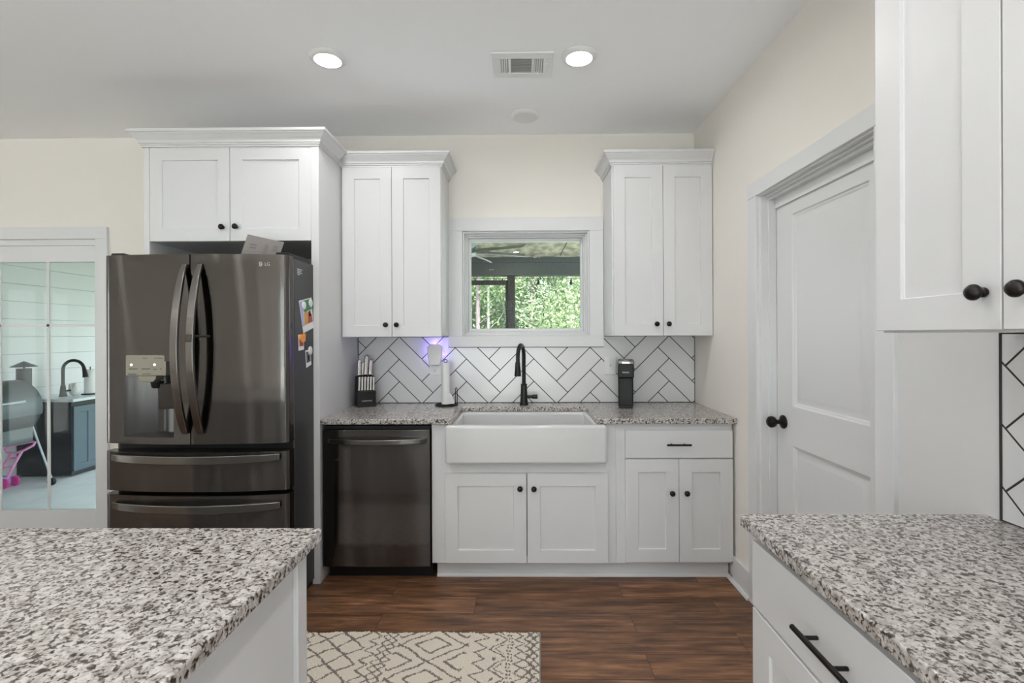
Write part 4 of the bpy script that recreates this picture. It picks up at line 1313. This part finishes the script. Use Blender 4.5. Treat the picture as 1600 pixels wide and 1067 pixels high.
l = bpy.data.lights.new('lamp', 'AREA'); l.shape = 'DISK'; l.size = .06; l.energy = 3; l.color = (1, .93, .82)
o = bpy.data.objects.new('lamp', l); COL.objects.link(o); o.parent = T; o.location = (0, 0, -.018)

# ceiling fan with many grey blades
T = thing('ceiling_fan', 'grey many-bladed ceiling fan under the porch ceiling', 'ceiling fan', (-.52, 4.87, 2.22))
obj('motor', lathe(B(), [(0, -.06), (.07, -.05), (.09, -.01), (.09, .05), (.05, .08), (.02, .09), (.015, .28), (0, .28)], (-.52, 4.87, 2.22), 'z', 1, 28), 'fan', T, smooth=True)
for k in range(7):
    a = math.radians(-26.5 + 51.43 * k)
    ca, sa = math.cos(a), math.sin(a); bm = B()
    pts = [(.07, .035), (.28, .052), (.52, .058), (.63, .052), (.64, .04)]
    up = [Vector((r, w_ * 1.25, .024)) for r, w_ in pts]; dn = [Vector((r, -w_ * 1.25, -.024)) for r, w_ in pts[::-1]]
    ring = up + dn
    V1 = [bm.verts.new((-.52 + p_.x * ca - p_.y * sa, 4.87 + p_.x * sa + p_.y * ca, 2.224 + p_.z)) for p_ in ring]
    V0 = [bm.verts.new((-.52 + p_.x * ca - p_.y * sa, 4.87 + p_.x * sa + p_.y * ca, 2.216 + p_.z)) for p_ in ring]
    bm.faces.new(V1); bm.faces.new(V0[::-1])
    for i in range(len(ring)): bm.faces.new((V0[i], V0[(i + 1) % len(ring)], V1[(i + 1) % len(ring)], V1[i]))
    obj('blade', bm, 'fan', T)

# string lights under the beam
T = thing('string_light', 'black string light cord with hanging bulbs below the porch beam', 'string lights', (0, 7.19, 2.2))
sz = 2.243 - .018
obj('cord', tube(B(), [(x, 7.19, sz - .012 * math.sin(PI * (((x + 3) / .6) % 1))) for x in np.arange(-2.6, 2.9, .06)], .004, 6), 'matteblk', T)
for x in (-2.4, -1.2, 0.0, 1.2, 2.4): obj('hook', tube(B(), [(x, 7.19, sz - .004), (x, 7.19, 2.2435)], .003, 6), 'matteblk', T)
for x in (-2.24, -1.70, -1.16, -.66, -.25, .28, .764, 1.25, 1.75, 2.3):
    b = obj('socket', tube(B(), [(x, 7.19, sz - .005), (x, 7.19, sz - .055)], [.005, .016], 10), 'matteblk', T)
    obj('bulb', lathe(B(), [(.010, 0), (.022, -.02), (.024, -.035), (.014, -.05), (0, -.054)], (x, 7.19, sz - .055), 'z', 1, 14), 'blackp', T, smooth=True)

# outdoor kitchen along the shiplap wall
OX = -4.96; OY = 5.316; OT = .690
T = thing('outdoor_kitchen_cabinet', 'slate blue outdoor cabinet against the shiplap wall on the porch', 'cabinet', (-5.28, 6.1, PZ))
obj('body', box(B(), PXL + .005, OX - .02, OY + .01, 7.0, PZ + .02, OT - .035), 'grilld', T, bevel=.003)
for (y0, y1) in ((OY + .02, OY + .40), (OY + .42, OY + 1.0), (OY + 1.02, OY + 1.6)):
    c = leaf_panel(B(), 0, 0, y1 - y0, .72, 0, .02, [(.07, .07, (y1 - y0) / 2 - .01, .65), ((y1 - y0) / 2 + .01, .07, y1 - y0 - .07, .65)], [(.004, .01)])
    o = obj('door', c, 'ocab', T, world=False, bevel=.002)
    o.rotation_euler = (0, 0, PI / 2); o.location = Vector((OX, y0, PZ + .06)) - T.location
tag(obj('outdoor_countertop', box(B(), PXL + .005, OX + .02, OY - .01, 7.02, OT - .035, OT), 'otop', bevel=.006), 'pale stone top of the outdoor kitchen on the porch', 'countertop')
FXo, FYo = -5.285, 5.55
T = thing('outdoor_faucet', 'black gooseneck faucet on the outdoor kitchen counter', 'faucet', (FXo, FYo, OT))
obj('base', lathe(B(), [(0, 0), (.040, 0), (.032, .03), (.024, .12), (.022, .13), (0, .13)], (FXo, FYo, OT), 'z', 1, 20), 'matteblk', T, smooth=True)
pts = [(FXo, FYo, OT + .12), (FXo, FYo, OT + .31)]
for k in range(1, 14):
    a = PI * .93 * k / 13; pts.append((FXo + .105 * (1 - math.cos(a)), FYo + .02 * (1 - math.cos(a)), OT + .31 + .105 * math.sin(a)))
obj('spout', tube(B(), pts, .017, 14), 'matteblk', T, smooth=True)
e_ = pts[-1]
obj('spray_head', tube(B(), [e_, (e_[0] + .012, e_[1], e_[2] - .05), (e_[0] + .022, e_[1], e_[2] - .115)], [.018, .022, .029], 14), 'matteblk', T, smooth=True)
obj('lever', tube(B(), [(FXo, FYo, OT + .06), (FXo + .09, FYo, OT + .07)], .011, 10), 'matteblk', T, smooth=True)
tx, ty = -5.145, 5.75
T = thing('paper_towel_holder', 'black paper towel holder on the outdoor kitchen counter', 'paper towel holder', (tx, ty, OT))
obj('base', lathe(B(), [(0, 0), (.085, 0), (.085, .012), (0, .014)], (tx, ty, OT), 'z', 1, 24), 'matteblk', T)
obj('pole', tube(B(), [(tx, ty, OT), (tx, ty, OT + .33)], .006, 8), 'matteblk', T)
T = tag(obj('paper_towel_roll', lathe(B(), [(.012, .0), (.058, .0), (.058, .28), (.012, .28)], (tx, ty, OT + .016), 'z', 1, 28), 'paper', smooth=True), 'white paper towel roll standing on the outdoor kitchen counter', 'paper towels')
c = B()
bmesh.ops.create_icosphere(c, subdivisions=2, radius=1)
for v in c.verts:
    v.co = Vector((v.co.x * .06, v.co.y * .05, (v.co.z + 1) * .075 * (1.0 + .3 * math.sin(v.co.x * 5 + v.co.y * 4)))) + Vector((-5.20, 5.60, OT))
tag(obj('plastic_bag', c, 'white', smooth=True), 'crumpled white plastic bag between the outdoor faucet and towel roll', 'bag')

# pellet smoker
SY0, SY1, SXc, SZc, SR = 4.05, 5.00, -5.245, .650, .275
T = thing('pellet_smoker', 'grey barrel smoker grill with capped chimney on the porch', 'smoker grill', (SXc, 4.5, PZ))
c = B(); tube(c, [(SXc, SY0, SZc), (SXc, SY0 + .02, SZc), (SXc, SY1 - .02, SZc), (SXc, SY1, SZc)], [SR - .02, SR, SR, SR - .02], 48)
obj('barrel', c, 'grilld', T, smooth=True)
c = B(); seg = 26; ring0 = []; ring1 = []
for (yy, store) in ((SY0 + .01, ring0), (SY1 - .01, ring1)):
    for i in range(seg + 1):
        a = math.radians(-14 + i * 190 / seg); store.append(c.verts.new((SXc + (SR + .008) * math.cos(a), yy, SZc + (SR + .008) * math.sin(a))))
for i in range(seg): c.faces.new((ring0[i], ring0[i + 1], ring1[i + 1], ring1[i]))
lid = obj('lid', c, 'grill', T, smooth=True)
c = tube(B(), [(SXc + SR + .035, SY0 + .02, SZc + .085), (SXc + SR + .035, SY1 - .22, SZc + .085)], .012, 10)
for yy in (SY0 + .1, SY1 - .25): tube(c, [(SXc + SR - .01, yy, SZc + .085), (SXc + SR + .035, yy, SZc + .085)], .007, 8)
obj('handle', c, 'legm', lid)
text('emblem', 'W', .08, 'grilld', lid, (SXc + .19, 4.30, SZc + .225), (0, 1.0, PI / 2), ext=.001)
chx, chy = -5.25, 5.075
ch = obj('chimney', tube(B(), [(chx, chy, SZc + .05), (chx, chy, 1.046)], .062, 20), 'grilld', T, smooth=True)
obj('chimney_cap', lathe(B(), [(.108, 0), (.108, .004), (0, .062)], (chx, chy, 1.062), 'z', 1, 28), 'grilld', ch)
obj('cap_stem', tube(B(), [(chx, chy, 1.04), (chx, chy, 1.08)], .008, 8), 'grilld', ch)
obj('hopper', box(B(), SXc - .2, SXc + .18, SY0 - .3, SY0 - .002, .45, .85), 'grilld', T, bevel=.01)
for yy, fx in ((SY1 + .02, -4.925), (SY0 + .06, -4.925)):
    obj('leg', tube(B(), [(SXc + .125, yy, SZc - .17), (fx, yy + .02, PZ + .07)], .010, 10), 'legm', T)
    obj('leg', tube(B(), [(SXc - .17, yy, SZc - .2), (SXc - .28, yy + .02, PZ + .07)], .014, 10), 'grilld', T)
    for xx in (fx, SXc - .28):
        obj('caster', lathe(B(), [(0, -.018), (.035, -.018), (.04, -.01), (.04, .01), (.035, .018), (0, .018)], (xx, yy + .02, PZ + .04), 'y', 1, 20), 'blackp', T)
c = box(B(), SXc + .165, SXc + .185, SY0 + .05, SY1 - .02, .30, .47); obj('side_panel', c, 'grill', T, bevel=.004)
c = box(B(), SXc - .2, SXc + .16, SY0 + .05, SY1 - .04, .30, .36); obj('drip_pan', c, 'grilld', T, bevel=.01)

# toy stroller standing under the smoker
T = thing('toy_stroller', 'pink and lilac toy push stroller parked beneath the smoker', 'toy', (-5.35, 4.98, PZ))
ty_ = 4.98
def tl(*p_): return [(x, ty_, z) for x, z in p_]
c = tube(B(), tl((-5.33, .178), (-5.24, .172), (-5.15, .205), (-5.06, .252), (-5.035, .285), (-5.08, .292), (-5.20, .268), (-5.31, .245), (-5.355, .212)), .013, 10, closed=True)
obj('push_handle', c, 'pink', T, smooth=True)
c = B()
tube(c, tl((-5.285, .172), (-5.37, .04), (-5.44, -.10)), .013, 8); tube(c, tl((-5.175, .195), (-5.27, .03), (-5.34, -.10)), .013, 8)
tube(c, tl((-5.30, .115), (-5.23, .12)), .011, 8); tube(c, tl((-5.375, .02), (-5.285, .03)), .011, 8)
obj('frame', c, 'pink', T, smooth=True)
obj('seat', box(B(), -5.58, -5.325, 4.91, 5.03, -.160, -.070), 'violet', T, bevel=.02, seg=3)
for yy in (4.915, 5.025):
    for xx in (-5.30, -5.54):
        obj('wheel', lathe(B(), [(0, -.014), (.045, -.014), (.052, -.008), (.052, .008), (.045, .014), (0, .014)], (xx, yy, PZ + .052), 'y', 1, 24), 'magenta', T)

# ------------------------------------------------------------------ woods beyond the porch
struct('ground', box(B(), -30, 30, D + .14, 45, -.75, -.3), 'ground', 'leafy ground of the woods beyond the porch', 'ground')
struct('ground', box(B(), -30, 30, -25, D + .13, -.75, -.3), 'patio', 'unseen pale ground added behind the house to bounce daylight indoors', 'ground')  # added reflector: sends sun and sky light up through the rear windows


def tree(x, y, h, r, bark, leaf, label, n=4200, cz=.55, lean=0.0, group=None, tr=.09, zmin=.3):
    T = thing('woodland_tree', label, 'tree', (x, y, -.3), 0, group)
    tp = [(x, y, -.32), (x + lean * .3, y, h * .3), (x + lean * .7, y, h * .6), (x + lean, y, h * .95)]
    t = B(); tube(t, tp, [tr * 1.2, tr, tr * .75, tr * .3], 10)
    for k in range(7):
        zz = h * (.22 + .1 * k); a = random.uniform(0, 2 * PI); q = random.uniform(.5, .95) * r
        bx_ = x + lean * zz / h
        tube(t, [(bx_, y, zz), (bx_ + math.cos(a) * q * .5, y + math.sin(a) * q * .5, zz + .25), (bx_ + math.cos(a) * q, y + math.sin(a) * q, zz + .7)], [tr * .35, tr * .22, tr * .1], 6)
    obj('trunk', t, bark, T, smooth=True)
    # leaves gathered in sprays
    ns = 110
    ct = RNG.standard_normal((ns, 3)); ct /= np.linalg.norm(ct, axis=1)[:, None]; ct *= RNG.random((ns, 1)) ** (1 / 2.2)
    ct = ct * np.array([r, r, h * .46]) + np.array([x + lean * .6, y, h * cz])
    pos = ct[RNG.integers(0, ns, n)] + RNG.standard_normal((n, 3)) * np.array([.28, .28, .22])
    pos = pos[pos[:, 2] > zmin]; n = len(pos)
    d1 = RNG.standard_normal((n, 3)); d1 /= np.linalg.norm(d1, axis=1)[:, None]
    d2 = np.cross(d1, RNG.standard_normal((n, 3))); d2 /= np.linalg.norm(d2, axis=1)[:, None]
    s = RNG.uniform(.028, .062, (n, 1))
    V = np.stack([pos - d1 * s, pos + d2 * s * .5, pos + d1 * s, pos - d2 * s * .5], 1).reshape(-1, 3) - np.array([x, y, -.3])
    me = bpy.data.meshes.new('foliage')
    F = np.arange(4 * n, dtype=np.int32)
    me.vertices.add(len(V)); me.vertices.foreach_set('co', V.ravel()); me.loops.add(4 * n); me.loops.foreach_set('vertex_index', F)
    me.polygons.add(n); me.polygons.foreach_set('loop_start', np.arange(0, 4 * n, 4)); me.polygons.foreach_set('loop_total', np.full(n, 4)); me.update(calc_edges=True)
    me.materials.append(M_[leaf])
    o = bpy.data.objects.new('foliage', me); COL.objects.link(o); o.parent = T


tree(-1.087, 12.5, 7.5, 1.1, 'barkA', 'leafA', 'tree with straight purplish-grey trunk at the window edge nearest the fan', 6500, .72, .05, tr=.052, zmin=1.2)
tree(-.87, 13.5, 7.0, 1.0, 'barkB', 'leafB', 'thin pale-trunked tree just beside the dark porch post', 6500, .72, .0, tr=.032, zmin=1.2)
tree(.273, 14.5, 8.0, 1.5, 'barkA', 'leafA', 'grey-trunked tree seen between the porch post and window centre', 9000, .6, .3, tr=.06)
tree(1.45, 12.8, 5.2, 1.6, 'barkB', 'leafB', 'pale yellow-green bushy tree at the window side nearest the coffee maker', 11000, .45, -.2)
G = 'woods beyond the porch'
LBL = 'leafy green tree in the dense woods beyond the porch'
for (x, y, h, r, b, lf_) in ((-2.6, 15, 6.5, 1.8, 'barkA', 'leafA'), (-1.2, 17, 7.5, 2.1, 'barkA', 'leafC'), (.5, 18.5, 7.5, 2.3, 'barkA', 'leafB'), (2.6, 17, 7.0, 2.2, 'barkB', 'leafA'), (4.4, 15.5, 6.5, 2.0, 'barkA', 'leafC'),
                            (-4.6, 16, 7, 2.1, 'barkB', 'leafC'), (-.1, 21, 9, 2.6, 'barkA', 'leafA'), (3.4, 21, 9, 2.8, 'barkA', 'leafB'), (-3.0, 20.5, 9, 2.6, 'barkB', 'leafB'), (6.6, 18, 8, 2.5, 'barkA', 'leafA'), (-7.2, 18.5, 8, 2.5, 'barkA', 'leafA'), (1.1, 16, 4.6, 1.7, 'barkB', 'leafC'), (-1.9, 22, 9, 2.6, 'barkA', 'leafA'), (-.9, 19.5, 5.5, 2.0, 'barkA', 'leafB'), (-1.9, 17.5, 4.6, 1.8, 'barkB', 'leafB')):
    tree(x, y, h, r, b, lf_, LBL, 11000, .46, random.uniform(-.2, .2), G)
